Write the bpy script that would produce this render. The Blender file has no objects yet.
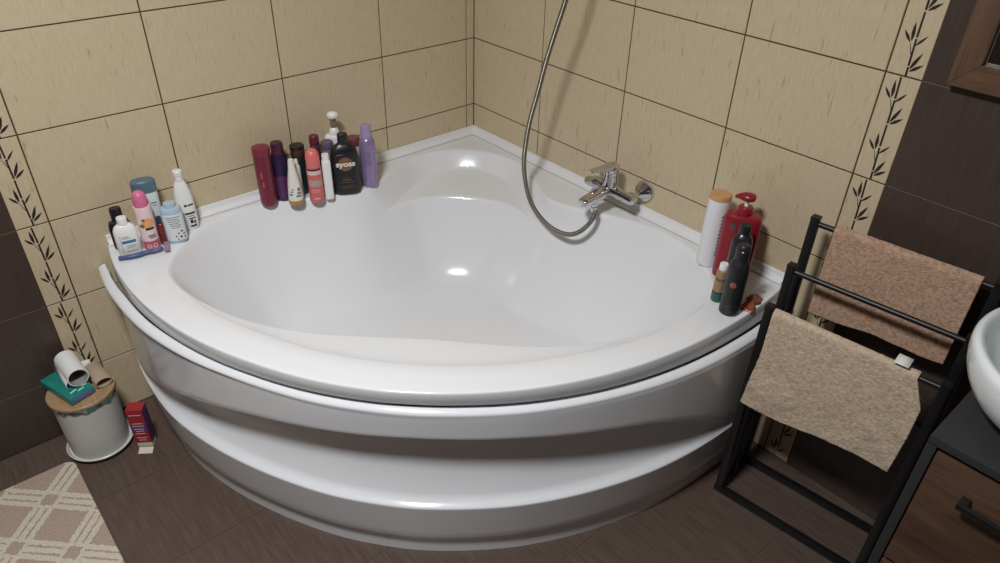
import bpy, bmesh, math, random
import numpy as np
from mathutils import Vector, Matrix, noise
C = bpy.context.scene
COL = C.collection
rnd = random.Random(7)
R = math.radians
pi = math.pi

# ------------------------------------------------------------------ materials
def lin(c):
    c = c / 255.0
    return c / 12.92 if c <= 0.04045 else ((c + 0.055) / 1.055) ** 2.4
def rgb(r, g, b):
    return (lin(r), lin(g), lin(b), 1.0)
MATS = {}
def mat(name, col, rough=0.5, metal=0.0, spec=0.5, trans=0.0, coat=0.0, bump=None, alpha=1.0):
    if name in MATS:
        return MATS[name]
    m = bpy.data.materials.new(name); m.use_nodes = True
    nt = m.node_tree; b = nt.nodes['Principled BSDF']
    b.inputs['Base Color'].default_value = rgb(*col)
    b.inputs['Roughness'].default_value = rough
    b.inputs['Metallic'].default_value = metal
    b.inputs['Specular IOR Level'].default_value = spec
    b.inputs['Transmission Weight'].default_value = trans
    b.inputs['Coat Weight'].default_value = coat
    b.inputs['Coat Roughness'].default_value = 0.05
    # slight procedural variation of tone on every material
    tc = nt.nodes.new('ShaderNodeTexCoord')
    n = nt.nodes.new('ShaderNodeTexNoise'); n.inputs['Scale'].default_value = 35
    nt.links.new(tc.outputs['Object'], n.inputs['Vector'])
    mr = nt.nodes.new('ShaderNodeMapRange'); mr.inputs['To Min'].default_value = max(rough - 0.04, 0.0); mr.inputs['To Max'].default_value = rough + 0.04
    nt.links.new(n.outputs['Fac'], mr.inputs['Value']); nt.links.new(mr.outputs['Result'], b.inputs['Roughness'])
    if bump:
        n2 = nt.nodes.new('ShaderNodeTexNoise'); n2.inputs['Scale'].default_value = bump[0]; n2.inputs['Detail'].default_value = 4
        nt.links.new(tc.outputs['Object'], n2.inputs['Vector'])
        bp = nt.nodes.new('ShaderNodeBump'); bp.inputs['Strength'].default_value = bump[1]; bp.inputs['Distance'].default_value = bump[2]
        nt.links.new(n2.outputs['Fac'], bp.inputs['Height']); nt.links.new(bp.outputs['Normal'], b.inputs['Normal'])
    MATS[name] = m
    return m

def streak_mat(name, base, dark, scale, rough, amount=0.5, dash=0.5, spec=0.5, bumpd=0.0005):
    """glazed tile with short streaks running along one axis"""
    m = bpy.data.materials.new(name); m.use_nodes = True
    nt = m.node_tree; b = nt.nodes['Principled BSDF']; L = nt.links.new
    tc = nt.nodes.new('ShaderNodeTexCoord')
    mp = nt.nodes.new('ShaderNodeMapping'); mp.inputs['Scale'].default_value = scale
    L(tc.outputs['Object'], mp.inputs['Vector'])
    n = nt.nodes.new('ShaderNodeTexNoise'); n.inputs['Scale'].default_value = 1.0; n.inputs['Detail'].default_value = 3; n.inputs['Roughness'].default_value = 0.6
    L(mp.outputs[0], n.inputs['Vector'])
    r1 = nt.nodes.new('ShaderNodeValToRGB'); r1.color_ramp.elements[0].position = 0.3; r1.color_ramp.elements[1].position = 0.7
    L(n.outputs['Fac'], r1.inputs['Fac'])
    mp2 = nt.nodes.new('ShaderNodeMapping'); mp2.inputs['Scale'].default_value = tuple(s * 0.8 for s in scale); mp2.inputs['Location'].default_value = (3.1, 7.7, 1.3)
    L(tc.outputs['Object'], mp2.inputs['Vector'])
    n2 = nt.nodes.new('ShaderNodeTexNoise'); n2.inputs['Scale'].default_value = 0.8; n2.inputs['Detail'].default_value = 2
    L(mp2.outputs[0], n2.inputs['Vector'])
    r2 = nt.nodes.new('ShaderNodeValToRGB'); r2.color_ramp.elements[0].position = 0.66; r2.color_ramp.elements[1].position = 0.76
    L(n2.outputs['Fac'], r2.inputs['Fac'])
    mx = nt.nodes.new('ShaderNodeMixRGB'); mx.inputs[1].default_value = rgb(*base)
    mx.inputs[2].default_value = rgb(*[base[i] * (1 - amount) + dark[i] * amount for i in range(3)])
    L(r1.outputs[0], mx.inputs[0])
    ml = nt.nodes.new('ShaderNodeMath'); ml.operation = 'MULTIPLY'; ml.inputs[1].default_value = dash
    L(r2.outputs[0], ml.inputs[0])
    mx2 = nt.nodes.new('ShaderNodeMixRGB'); mx2.inputs[2].default_value = rgb(*dark)
    L(ml.outputs[0], mx2.inputs[0]); L(mx.outputs[0], mx2.inputs[1])
    L(mx2.outputs[0], b.inputs['Base Color'])
    b.inputs['Roughness'].default_value = rough; b.inputs['Specular IOR Level'].default_value = spec
    bp = nt.nodes.new('ShaderNodeBump'); bp.inputs['Strength'].default_value = 0.25; bp.inputs['Distance'].default_value = bumpd
    L(n.outputs['Fac'], bp.inputs['Height']); L(bp.outputs[0], b.inputs['Normal'])
    MATS[name] = m
    return m

BEIGE = (203, 187, 157); BEIGED = (142, 120, 88)
tile_beige_x = streak_mat('beige_tile_x', BEIGE, BEIGED, (170, 1, 26), 0.45, 0.18, 0.6)
tile_beige_y = streak_mat('beige_tile_y', BEIGE, BEIGED, (1, 170, 26), 0.45, 0.18, 0.6)
tile_dark_x = streak_mat('dark_tile_x', (74, 62, 55), (52, 42, 38), (150, 1, 8), 0.38, 0.5, 0.3)
tile_dark_y = streak_mat('dark_tile_y', (74, 62, 55), (52, 42, 38), (1, 150, 8), 0.38, 0.5, 0.3)
tile_floor = streak_mat('floor_tile', (96, 80, 71), (66, 53, 47), (120, 9, 1), 0.42, 0.6, 0.35)
grout_brown = mat('brown_grout', (74, 52, 36), 0.9)
grout_grey = mat('grey_grout', (104, 94, 84), 0.9)
bamboo_ink = mat('bamboo_ink', (42, 30, 26), 0.5)
paint = mat('ceiling_paint', (225, 222, 216), 0.9)
acrylic = mat('white_acrylic', (225, 227, 230), 0.16, spec=0.5, coat=0.15)
trimwhite = mat('trim_white', (226, 227, 228), 0.3)
chrome = mat('chrome', (205, 205, 208), 0.09, metal=1.0)
hosemetal = mat('hose_metal', (150, 146, 138), 0.3, metal=1.0)
blackmetal = mat('black_metal', (17, 16, 17), 0.42)
ceram = mat('white_ceramic', (225, 232, 232), 0.12, coat=0.2)

# ------------------------------------------------------------------ helpers
def finish(name, bm, m, parent=None, smooth=True, angle=35, loc=None, rz=0):
    me = bpy.data.meshes.new(name)
    bmesh.ops.recalc_face_normals(bm, faces=bm.faces[:])
    bm.to_mesh(me); bm.free()
    ms = m if isinstance(m, (list, tuple)) else [m]
    for q in ms:
        me.materials.append(q)
    if smooth:
        for p in me.polygons: p.use_smooth = True
        me.set_sharp_from_angle(angle=R(angle))
    o = bpy.data.objects.new(name, me); COL.objects.link(o)
    if parent is not None: o.parent = parent
    if loc is not None: o.location = loc
    if rz: o.rotation_euler = (0, 0, rz)
    return o
def thing(name, label, cat, loc=(0, 0, 0), rz=0, group=None):
    o = bpy.data.objects.new(name, None); COL.objects.link(o)
    o.empty_display_size = 0.02
    o.location = loc; o.rotation_euler = (0, 0, rz); o['label'] = label; o['category'] = cat
    if group: o['group'] = group
    return o
def tag(o, label, cat, group=None):
    o['label'] = label; o['category'] = cat
    if group: o['group'] = group
    return o
def struct(o):
    o['kind'] = 'structure'; return o

def box(bm, c, s, mi=0, bev=0.0, M=None):
    r = bmesh.ops.create_cube(bm, size=1.0)
    vs = r['verts']
    for v in vs:
        v.co = Vector((v.co.x * s[0], v.co.y * s[1], v.co.z * s[2]))
    fs = list({f for v in vs for f in v.link_faces})
    if bev > 0:
        es = list({e for v in vs for e in v.link_edges})
        rr = bmesh.ops.bevel(bm, geom=es, offset=bev, segments=2, affect='EDGES', profile=0.6)
        fs = list({f for f in rr['faces']} | {f for f in fs if f.is_valid})
        vs = list({v for f in fs for v in f.verts})
    for v in vs:
        p = v.co.copy()
        if M is not None: p = M @ p
        v.co = p + Vector(c)
    for f in fs: f.material_index = mi
    return vs
def tube(bm, pts, r, seg=12, mi=0, caps=True, closed=False):
    """sweep a circle along points; r float or list"""
    pts = [Vector(p) for p in pts]; n = len(pts)
    rs = r if isinstance(r, (list, tuple)) else [r] * n
    rings = []
    T0 = (pts[1] - pts[0]).normalized()
    up = Vector((0, 0, 1)) if abs(T0.z) < 0.9 else Vector((1, 0, 0))
    N = T0.cross(up).normalized()
    for i in range(n):
        if i == 0: T = (pts[1] - pts[0]).normalized()
        elif i == n - 1: T = (pts[-1] - pts[-2]).normalized()
        else: T = (pts[i + 1] - pts[i - 1]).normalized()
        N = (N - T * N.dot(T)).normalized(); B = T.cross(N)
        rings.append([bm.verts.new(pts[i] + (N * math.cos(a) + B * math.sin(a)) * rs[i]) for a in [2 * pi * k / seg for k in range(seg)]])
    for i in range(n - 1):
        for k in range(seg):
            f = bm.faces.new((rings[i][k], rings[i][(k + 1) % seg], rings[i + 1][(k + 1) % seg], rings[i + 1][k])); f.material_index = mi
    if caps:
        bm.faces.new(rings[0][::-1]).material_index = mi
        bm.faces.new(rings[-1]).material_index = mi
    return rings
def crom(P, k=6, closed=False):
    P = [Vector(p) for p in P]; out = []; n = len(P)
    rng = range(n) if closed else range(n - 1)
    for i in rng:
        if closed:
            p0, p1, p2, p3 = P[(i - 1) % n], P[i], P[(i + 1) % n], P[(i + 2) % n]
        else:
            p0, p1, p2, p3 = P[max(i - 1, 0)], P[i], P[i + 1], P[min(i + 2, n - 1)]
        for j in range(k):
            t = j / k
            out.append(0.5 * ((2 * p1) + (p2 - p0) * t + (2 * p0 - 5 * p1 + 4 * p2 - p3) * t * t + (3 * p1 - p0 - 3 * p2 + p3) * t ** 3))
    if not closed: out.append(P[-1])
    return out
def lathe(bm, prof, a=1.0, b=1.0, n=2.0, seg=40, mi=0, c=(0, 0, 0), tilt=None, cap0=True, cap1=True, smoothk=0):
    """prof: list of (r, z).  Superellipse section with semi-axes r*a, r*b."""
    rings = []
    for (r, z) in prof:
        ring = []
        for k in range(seg):
            t = 2 * pi * k / seg
            ct, st = math.cos(t), math.sin(t)
            x = math.copysign(abs(ct) ** (2 / n), ct) * r * a
            y = math.copysign(abs(st) ** (2 / n), st) * r * b
            p = Vector((x, y, z))
            if tilt is not None: p = tilt @ p
            ring.append(bm.verts.new(p + Vector(c)))
        rings.append(ring)
    for i in range(len(rings) - 1):
        for k in range(seg):
            bm.faces.new((rings[i][k], rings[i][(k + 1) % seg], rings[i + 1][(k + 1) % seg], rings[i + 1][k])).material_index = mi
    if cap0: bm.faces.new(rings[0][::-1]).material_index = mi
    if cap1: bm.faces.new(rings[-1]).material_index = mi
    return rings
def L_(prof, m, name, parent, **k):
    bm = bmesh.new(); lathe(bm, prof, **k)
    return finish(name, bm, m, parent)

# ------------------------------------------------------------------ camera
cp = Vector((-1.71610899, -2.09481946, 1.70143926)); yaw, pit, rol, foc = 0.839815091, -0.593222177, 0.0282926313, 724.057459
d = Vector((math.cos(pit) * math.cos(yaw), math.cos(pit) * math.sin(yaw), math.sin(pit)))
rt = d.cross(Vector((0, 0, 1))).normalized(); up = rt.cross(d)
rt2 = rt * math.cos(rol) + up * math.sin(rol); up2 = -rt * math.sin(rol) + up * math.cos(rol)
cam = bpy.data.cameras.new('camera'); co = bpy.data.objects.new('camera', cam); COL.objects.link(co)
M = Matrix((rt2, up2, -d)).transposed().to_4x4(); M.translation = cp
co.matrix_world = M
cam.sensor_width = 36; cam.sensor_fit = 'HORIZONTAL'; cam.lens = foc / 1000 * 36; cam.clip_start = 0.02
C.camera = co

# ------------------------------------------------------------------ room shell
XB, YB, ZC = -2.75, -3.0, 2.5
TW, TH = 0.36473, 0.25
Z0 = 0.704445 - 3 * TH      # lowest row start (below the floor)
GR = 0.0017
LEAFS = []                  # sprig drawing, local tile units (x across 0.081, y up, metres)
def leaf(x, y, ang, ln, w):
    pts = []
    prof = [(0, 0), (.15, .55), (.4, 1.0), (.7, .7), (1, 0)]
    ca, sa = math.cos(ang), math.sin(ang)
    for t, ww in prof: pts.append((t * ln, ww * w / 2))
    for t, ww in prof[-2:0:-1]: pts.append((t * ln, -ww * w / 2))
    return [(x + px * ca - py * sa, y + px * sa + py * ca) for px, py in pts]
def strip(p, q, w0, w1):
    dx, dy = q[0] - p[0], q[1] - p[1]; l = math.hypot(dx, dy); nx, ny = -dy / l, dx / l
    return [(p[0] + nx * w0, p[1] + ny * w0), (q[0] + nx * w1, q[1] + ny * w1), (q[0] - nx * w1, q[1] - ny * w1), (p[0] - nx * w0, p[1] - ny * w0)]
def bamboo_polys():
    P = []
    stem = [(0.036, 0.249), (0.0385, 0.197), (0.040, 0.139), (0.0405, 0.083), (0.043, 0.022), (0.044, 0.001)]
    for i in range(len(stem) - 1):
        a, b = stem[i], stem[i + 1]
        a2 = (a[0] + (b[0] - a[0]) * .03, a[1] + (b[1] - a[1]) * .03); b2 = (a[0] + (b[0] - a[0]) * .97, a[1] + (b[1] - a[1]) * .97)
        P.append(strip(a2, b2, 0.0021, 0.0024))
    for (x, y) in [(0.0385, 0.186), (0.0405, 0.062)]:       # sprig on the left of the stem
        bx, by = x - .009, y + .009
        P.append(strip((x - .001, y - .014), (bx, by), 0.0009, 0.0007))
        P.append(leaf(bx - .0015, by + .001, R(128), 0.030, 0.0068))
        P.append(leaf(bx + .0005, by + .003, R(94), 0.042, 0.0078))
        P.append(leaf(x + .001, y + .004, R(50), 0.034, 0.0055))
    for (x, y) in [(0.0400, 0.141), (0.0430, 0.013)]:       # sprig on the right of the stem
        P.append(leaf(x + .003, y + .003, R(66), 0.044, 0.0080))
        P.append(leaf(x + .004, y - .001, R(38), 0.033, 0.0075))
    return P
BAM = bamboo_polys()
def wall_tiles(name, U1, length, to3, mb, md, flip_ornament, nrm):
    """to3(u, z, n): point at distance u from the corner, height z, n into the room"""
    bm = bmesh.new()
    # backing slab, 10 cm, grout coloured
    def quad(pts, mi):
        f = bm.faces.new([bm.verts.new(Vector(p)) for p in pts]); f.material_index = mi
    A = [to3(-0.1 if name == 'wall_left' else 0.0, 0, -.0015), to3(length, 0, -.0015), to3(length, ZC, -.0015), to3(-0.1 if name == 'wall_left' else 0.0, ZC, -.0015)]
    B = [to3(-0.1 if name == 'wall_left' else 0.0, 0, -.1), to3(length, 0, -.1), to3(length, ZC, -.1), to3(-0.1 if name == 'wall_left' else 0.0, ZC, -.1)]
    va = [bm.verts.new(Vector(p)) for p in A]; vb = [bm.verts.new(Vector(p)) for p in B]
    bm.faces.new(va).material_index = 0; bm.faces.new(vb[::-1]).material_index = 0
    for i in range(4): bm.faces.new((va[i], vb[i], vb[(i + 1) % 4], va[(i + 1) % 4])).material_index = 0
    cols = []
    if name == 'wall_left': cols.append((0.0, 0.036, 1))
    start = 0.036 if name == 'wall_left' else 0.0
    cols.append((start, U1, 1))
    for k in range(3): cols.append((U1 + k * TW, U1 + (k + 1) * TW, 1))
    bo = U1 + 3 * TW; cols.append((bo, bo + 0.0811, 3)); u = bo + 0.0811
    while u < length:
        cols.append((u, min(u + TW, length), 2)); u += TW
    z = Z0
    rows = []
    while z < ZC: rows.append((max(z, 0), min(z + TH, ZC), z)); z += TH
    for (a, b, k) in cols:
        for (z0, z1, zz) in rows:
            if z1 - z0 < .01: continue
            mi = {1: 1, 3: 1, 2: 2}[k]
            g = GR if k != 2 else GR * .7
            o4 = [(a + g, z0 + g), (b - g, z0 + g), (b - g, z1 - g), (a + g, z1 - g)]
            e = .0008
            i4 = [(a + g + e, z0 + g + e), (b - g - e, z0 + g + e), (b - g - e, z1 - g - e), (a + g + e, z1 - g - e)]
            vo = [bm.verts.new(Vector(to3(p[0], p[1], -.0015))) for p in o4]
            vi = [bm.verts.new(Vector(to3(p[0], p[1], 0))) for p in i4]
            bm.faces.new(vi).material_index = mi
            for i in range(4): bm.faces.new((vo[i], vo[(i + 1) % 4], vi[(i + 1) % 4], vi[i])).material_index = mi
            if k == 3:
                for poly in BAM:
                    pts = []
                    if min(p[1] for p in poly) + zz < z0: continue
                    for (x, y) in poly:
                        uu = (b - x) if flip_ornament else (a + x)
                        pts.append(Vector(to3(uu, zz + y, .0004)))
                    quad(pts, 3)
    # wider grey joints between dark tiles: backing strip shown as a lighter line
    zs = [r[1] for r in rows if r[1] < ZC]
    for z in zs:
        ux = bo + 0.0811
        quad([to3(ux, z - .0011, -.0002), to3(length, z - .0011, -.0002), to3(length, z + .0011, -.0002), to3(ux, z + .0011, -.0002)], 4)
    bmesh.ops.recalc_face_normals(bm, faces=bm.faces[:])
    me = bpy.data.meshes.new(name); bm.to_mesh(me); bm.free()
    for m in (grout_brown, mb, md, bamboo_ink, grout_grey): me.materials.append(m)
    # make sure fronts point into the room
    o = bpy.data.objects.new(name, me); COL.objects.link(o)
    return struct(o)
wall_tiles('wall_left', 0.3999, -XB, lambda u, z, n: (-u, -n, z), tile_beige_x, tile_dark_x, True, (0, -1, 0))
wall_tiles('wall_right', 0.3610, -YB, lambda u, z, n: (-n, -u, z), tile_beige_y, tile_dark_y, False, (-1, 0, 0))
# floor: tiles 333 mm, joints at x=-0.795-.3325k , y=-0.335k
bm = bmesh.new()
box(bm, (XB / 2, YB / 2, -.052), (-XB + .2, -YB + .2, .1), 0)
FT = 0.3325
xs = [(-0.795 + FT * k) for k in range(-7, 4)]; ys = [(-0.338 - 0.331 * k) for k in range(-2, 10)]
for i in range(len(xs) - 1):
    for j in range(len(ys) - 1):
        a, b = max(xs[i], XB), min(xs[i + 1], 0); c, e = max(ys[j + 1], YB), min(ys[j], 0)
        if b - a < .005 or e - c < .005: continue
        g = .0012
        vo = [bm.verts.new(p) for p in [(a + g, c + g, -.002), (b - g, c + g, -.002), (b - g, e - g, -.002), (a + g, e - g, -.002)]]
        g += .0008
        vi = [bm.verts.new(p) for p in [(a + g, c + g, 0), (b - g, c + g, 0), (b - g, e - g, 0), (a + g, e - g, 0)]]
        bm.faces.new(vi).material_index = 1
        for k in range(4): bm.faces.new((vo[k], vo[(k + 1) % 4], vi[(k + 1) % 4], vi[k])).material_index = 1
struct(finish('floor', bm, [mat('floor_grout', (92, 80, 70), .9), tile_floor], smooth=False))
bm = bmesh.new(); box(bm, (XB / 2, YB / 2, ZC + .05), (-XB + .2, -YB + .2, .1)); struct(finish('ceiling', bm, paint, smooth=False))
bm = bmesh.new(); box(bm, (XB - .05, YB / 2, ZC / 2), (.1, -YB + .2, ZC)); struct(finish('wall_rear', bm, tile_dark_y, smooth=False))
bm = bmesh.new(); box(bm, (XB / 2, YB - .05, ZC / 2), (-XB, .1, ZC)); struct(finish('wall_front', bm, tile_dark_x, smooth=False))

# ------------------------------------------------------------------ bathtub
DZ = 0.590
CC, RR = 0.2514, 1.153
def smoothpoly(pts, k=8):
    return np.array([(p.x, p.y) for p in crom([(a, b, 0) for a, b in pts], k, True)])
def sym(half):
    """half: list of (t,s) from back centre to front centre, t>=0"""
    h = [(t, s) for t, s in half]
    m = [(-t, s) for t, s in half[::-1] if t > 1e-6]
    return h + m
bowl_pts = sym([(0, .385), (.10, .395), (.19, .43), (.265, .50), (.33, .568), (.42, .608), (.52, .645), (.63, .705), (.715, .80), (.752, .93), (.742, 1.06), (.69, 1.14), (.60, 1.205), (.45, 1.272), (.28, 1.300), (.12, 1.295), (0, 1.290)])
lobe_pts = sym([(0, .185), (.08, .195), (.15, .235), (.205, .30), (.24, .385), (.27, .47), (.30, .56), (.28, .66), (.14, .70), (0, .70)])
rim_pts = sym([(0, .60), (.2, .62), (.33, .66), (.42, .68), (.52, .71), (.61, .77), (.67, .86), (.69, .95), (.690, 1.05), (.67, 1.130), (.612, 1.208), (.49, 1.285), (.30, 1.362), (.15, 1.397), (0, 1.408)])
def sdist(P, poly):
    """signed distance, positive inside"""
    A = poly; B = np.roll(poly, -1, axis=0)
    best = np.full(len(P), 1e9); inside = np.zeros(len(P), bool)
    for a, b in zip(A, B):
        ab = b - a; ap = P - a
        t = np.clip((ap @ ab) / (ab @ ab), 0, 1)
        dd = np.hypot(*(ap - t[:, None] * ab).T)
        best = np.minimum(best, dd)
        c = ((a[1] > P[:, 1]) != (b[1] > P[:, 1]))
        with np.errstate(divide='ignore', invalid='ignore'):
            xx = (b[0] - a[0]) * (P[:, 1] - a[1]) / (b[1] - a[1]) + a[0]
        inside ^= (c & (P[:, 0] < xx))
    return np.where(inside, best, -best)
def smin(a, b, k):
    h = np.clip(0.5 + 0.5 * (b - a) / k, 0, 1)
    return b * (1 - h) + a * h - k * h * (1 - h)
BOW, LOB, RIM = smoothpoly(bowl_pts), smoothpoly(lobe_pts), smoothpoly(rim_pts)
def deck_z(X, Y):
    s = (-X - Y) / math.sqrt(2); t = (-X + Y) / math.sqrt(2)
    P = np.stack([t, s], 1)
    db, dl, dr = sdist(P, BOW), sdist(P, LOB), sdist(P, RIM)
    w = 0.20 + 0.13 * np.clip(np.abs(t) / .75, 0, 1) ** 2
    u = np.clip(db / w, -1, 1)
    g = np.where(u > 0, 1 - (1 - np.clip(u, 0, 1)) ** 1.75, 1.75 * u)
    z_b = DZ - .004 - 0.345 * g - 0.035 * np.clip((db - w) / .3, 0, 1)
    # lobe: little wall then gently falling seat
    seat = 0.533 - 0.10 * (s - .2)
    ul = np.clip(dl / .043, -3, 1)
    z_l = np.where(ul < 0, DZ - .002 - 1.3 * dl, (DZ - .002) * (1 - ul) + seat * ul)
    z_l = np.where(ul < 0, DZ + 1.3 * (-dl), z_l)
    z_r = np.where(dr > 0, DZ - .003 - .010 * (1 - np.exp(-dr / .02)) - .12 * dr, DZ + .5 * (-dr))
    z = np.full(len(X), DZ)
    z = smin(z, z_r, .022)
    z = smin(z, z_l, .008)
    z = smin(z, z_b, .013)
    return np.minimum(z, DZ)
# the moulded edge is not a perfect arc: small departures and lip depth by angle (degrees from the left wall)
DA = np.array([0, 6, 12, 20, 30, 37, 43, 48, 55, 64, 70, 75, 79, 83, 88, 90])
DR = np.array([-.007, -.006, -.006, -.006, -.007, -.003, -.001, -.003, -.007, -.015, -.020, -.022, -.021, -.017, -.009, -.006])
def lip_drop(th): return np.interp(th, [0, 20, 45, 60, 75, 90], [.046, .043, .0375, .041, .046, .048])
def build_tub():
    cx, cy = .66, .66      # polar centre in (-x,-y)
    NA = 620
    angs = list(np.linspace(0, 2 * pi, NA, endpoint=False))
    for ex in [(0.003, 0.003), (1.375, 0.003), (0.003, 1.375)]:
        angs.append(math.atan2(ex[1] - cy, ex[0] - cx) % (2 * pi))
    angs = np.array(sorted(angs)); dx, dy = np.cos(angs), np.sin(angs)
    angle_of = np.zeros(len(dx))
    def edge(off):
        # circle
        ox, oy = cx - CC, cy - CC
        bq = ox * dx + oy * dy; Re = np.full(len(dx), RR)
        for _ in range(4):
            cq = ox * ox + oy * oy - (Re + off) ** 2
            r = -bq + np.sqrt(bq * bq - cq)
            th = np.degrees(np.arctan2(cy + dy * r, cx + dx * r))
            Re = RR + .003 + np.interp(th, DA, DR)
        angle_of[:] = th
        with np.errstate(divide='ignore'):
            rx = np.where(dx < -1e-9, (0.003 - cx) / np.minimum(dx, -1e-9), 1e9)
            ry = np.where(dy < -1e-9, (0.003 - cy) / np.minimum(dy, -1e-9), 1e9)
        return np.minimum(r, np.minimum(rx, ry))
    E0 = edge(-.004)
    NR = 250
    verts = []; N = len(angs)
    ts = [(i / NR) ** 0.9 for i in range(1, NR + 1)]
    XX = np.concatenate([-(cx + dx * E0 * t) for t in ts]); YY = np.concatenate([-(cy + dy * E0 * t) for t in ts])
    ZZ = deck_z(XX, YY)
    cz = deck_z(np.array([-cx]), np.array([-cy]))[0]
    verts.append((-cx, -cy, cz)); verts += list(zip(XX, YY, ZZ))
    for off, z in [(-.0015, DZ - .0004), (.0005, DZ - .0016), (.0015, DZ - .0035), (.002, DZ - .007), (.001, -.002), (-.0008, 0), (-.03, 0), (-.05, DZ - .12), (-.06, .02)]:
        fl = np.interp(angle_of, [0, 20, 50, 70, 90], [.004, .002, .001, .009, .011]) if (off == .001 or off == -.0008) else 0
        E = edge(off + fl)
        zz = np.full(N, z) if z > .01 else DZ - lip_drop(angle_of) - z
        verts += list(zip(-(cx + dx * E), -(cy + dy * E), zz))
    nring = (len(verts) - 1) // N
    faces = []
    for k in range(N): faces.append((0, 1 + k, 1 + (k + 1) % N))
    for i in range(nring - 1):
        a = 1 + i * N; b = a + N
        for k in range(N):
            k2 = (k + 1) % N
            faces.append((a + k, b + k, b + k2, a + k2))
    me = bpy.data.meshes.new('tub_shell'); me.from_pydata([tuple(map(float, v)) for v in verts], [], faces); me.update()
    for p in me.polygons: p.use_smooth = True
    me.set_sharp_from_angle(angle=R(60))
    me.materials.append(acrylic)
    return me
tub = thing('corner_bathtub', 'large white quarter-round acrylic corner bathtub fitted between the two tiled walls', 'bathtub', (0, 0, 0))
o = bpy.data.objects.new('tub_shell', build_tub()); COL.objects.link(o); o.parent = tub
# drain
L_([(0, 0), (.034, 0), (.036, .003), (.03, .005), (.012, .007), (0.0001, .0075)][1:], chrome, 'drain', tub, c=(-.80, -.80, float(deck_z(np.array([-.80]), np.array([-.80]))[0]) - .001))
# front panel
PT = [-1, 0, 4.4, 8, 11.3, 15, 21.5, 30, 37, 45, 55, 60, 70, 80, 88, 91]
PR = [1.414, 1.416, 1.436, 1.448, 1.460, 1.473, 1.488, 1.503, 1.519, 1.527, 1.516, 1.504, 1.477, 1.442, 1.419, 1.416]
ZUt = [4, 8, 17, 22, 29, 36, 45, 55, 64, 69, 75, 79, 82, 85]; ZUv = [.214, .255, .334, .370, .410, .434, .452, .444, .416, .392, .330, .262, .222, .214]
def ipl(x, X, Y): return float(np.interp(x, X, Y))
def sm(x): x = min(max(x, 0), 1); return x * x * (3 - 2 * x)
PTs = np.linspace(-1, 91, 400); PRs = np.interp(PTs, PT, PR) - .005 * np.clip(1 - (lip_drop(PTs) - .0375) / .010, 0, 1)
kern = np.hanning(31); kern /= kern.sum()
PRp = np.pad(PRs, 15, mode='reflect', reflect_type='odd'); PRs = np.convolve(PRp, kern, 'valid')
ZUs = np.interp(PTs, ZUt, ZUv); ZUs = np.convolve(np.pad(ZUs, 12, mode='edge'), np.hanning(25) / np.hanning(25).sum(), 'valid')
def panel_profile(th):
    zu = ipl(th, PTs, ZUs); zl = .205 + .0 * th
    dep = sm((zu - .214) / .16)          # recess depth factor
    bo = -float(np.interp(th, [0, 6, 14, 30, 90], [.023, .017, .008, .001, -.004]))     # face set back under the rim
    P = [(-.030, .470), (-.0205, .500), (-.0190, .538), (-.0180, .5415), (-.015, .5425), (-.009, .5405), (-.003, .5365), (.0005, .5335), (.0015, .530), (min(.001, bo + .001), .525), (bo, .520), (bo, .516)]
    dzr = float(lip_drop(th)) - .0375
    wk = float(np.interp(th, [0, 9, 25, 45, 60, 75, 90], [.021, .0265, .0215, .0180, .0225, .0245, .024])) / .019
    P = [((a_ * wk if a_ < -.008 else a_), z_ - dzr) for a_, z_ in P]
    zt = .512 - dzr
    for i in range(1, 9): P.append((bo - .002 * i / 8, zt + (zu + .006 - zt) * i / 8))
    b2 = bo - .002
    P += [(b2 - .0012, zu + .002), (b2 - .004, zu), (b2 - .004 - .015 * dep, zu - .001 * dep - .0006)]
    hh = zu - zl
    back = b2 - .004 - .050 * dep
    P += [(back + .006 * dep, zu - .002 - .002 * dep), (back, zu - .004 - .008 * dep)]
    lipw = .004 + .017 * dep
    zf = zl + .008 + .006 * dep              # top of the ledge where it meets the hollow
    # hollow: straight back, then an easy quarter curve down to the ledge
    z1_ = zu - .004 - .008 * dep; zc_ = zf + (z1_ - zf) * .74
    for i in range(1, 5): P.append((back, z1_ + (zc_ - z1_) * i / 4))
    ro = (bo - lipw) - back
    for i in range(1, 11):
        A_ = R(36); a = A_ * i / 10
        P.append((back + ro * (1 - math.cos(a)) / (1 - math.cos(A_)), zc_ - (zc_ - zf) * math.sin(a) / math.sin(A_)))
    P += [(bo - lipw * .5, zl + .006 + .003 * dep), (bo - .004, zl + .0045), (bo - .001, zl + .0028), (bo, zl), (bo - .0005, zl - .004)]
    for i in range(1, 6): P.append((bo - .0005 - .015 * i / 5, zl - .004 + (.072 - zl + .004) * i / 5))
    P += [(bo - .017, .068), (bo - .024, .064), (bo - .027, .058), (bo - .028, .03), (bo - .028, .0005), (bo - .038, .0005)]
    return P
bm = bmesh.new(); rings = []
THS = np.linspace(0.12, 89.88, 260)
for th in THS:
    r0 = ipl(th, PTs, PRs); ca, sa = math.cos(R(th)), math.sin(R(th)); ring = []
    nx, ny = r0 * ca - CC, r0 * sa - CC; l = math.hypot(nx, ny); nx /= l; ny /= l
    for off, z in panel_profile(th):
        x = r0 * ca + nx * off; y = r0 * sa + ny * off
        ring.append(bm.verts.new((-max(x, .004), -max(y, .004), z)))
    rings.append(ring)
for i in range(len(rings) - 1):
    for k in range(len(rings[0]) - 1):
        bm.faces.new((rings[i][k], rings[i + 1][k], rings[i + 1][k + 1], rings[i][k + 1]))
pn = finish('front_panel', bm, acrylic, tub, angle=50)
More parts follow.
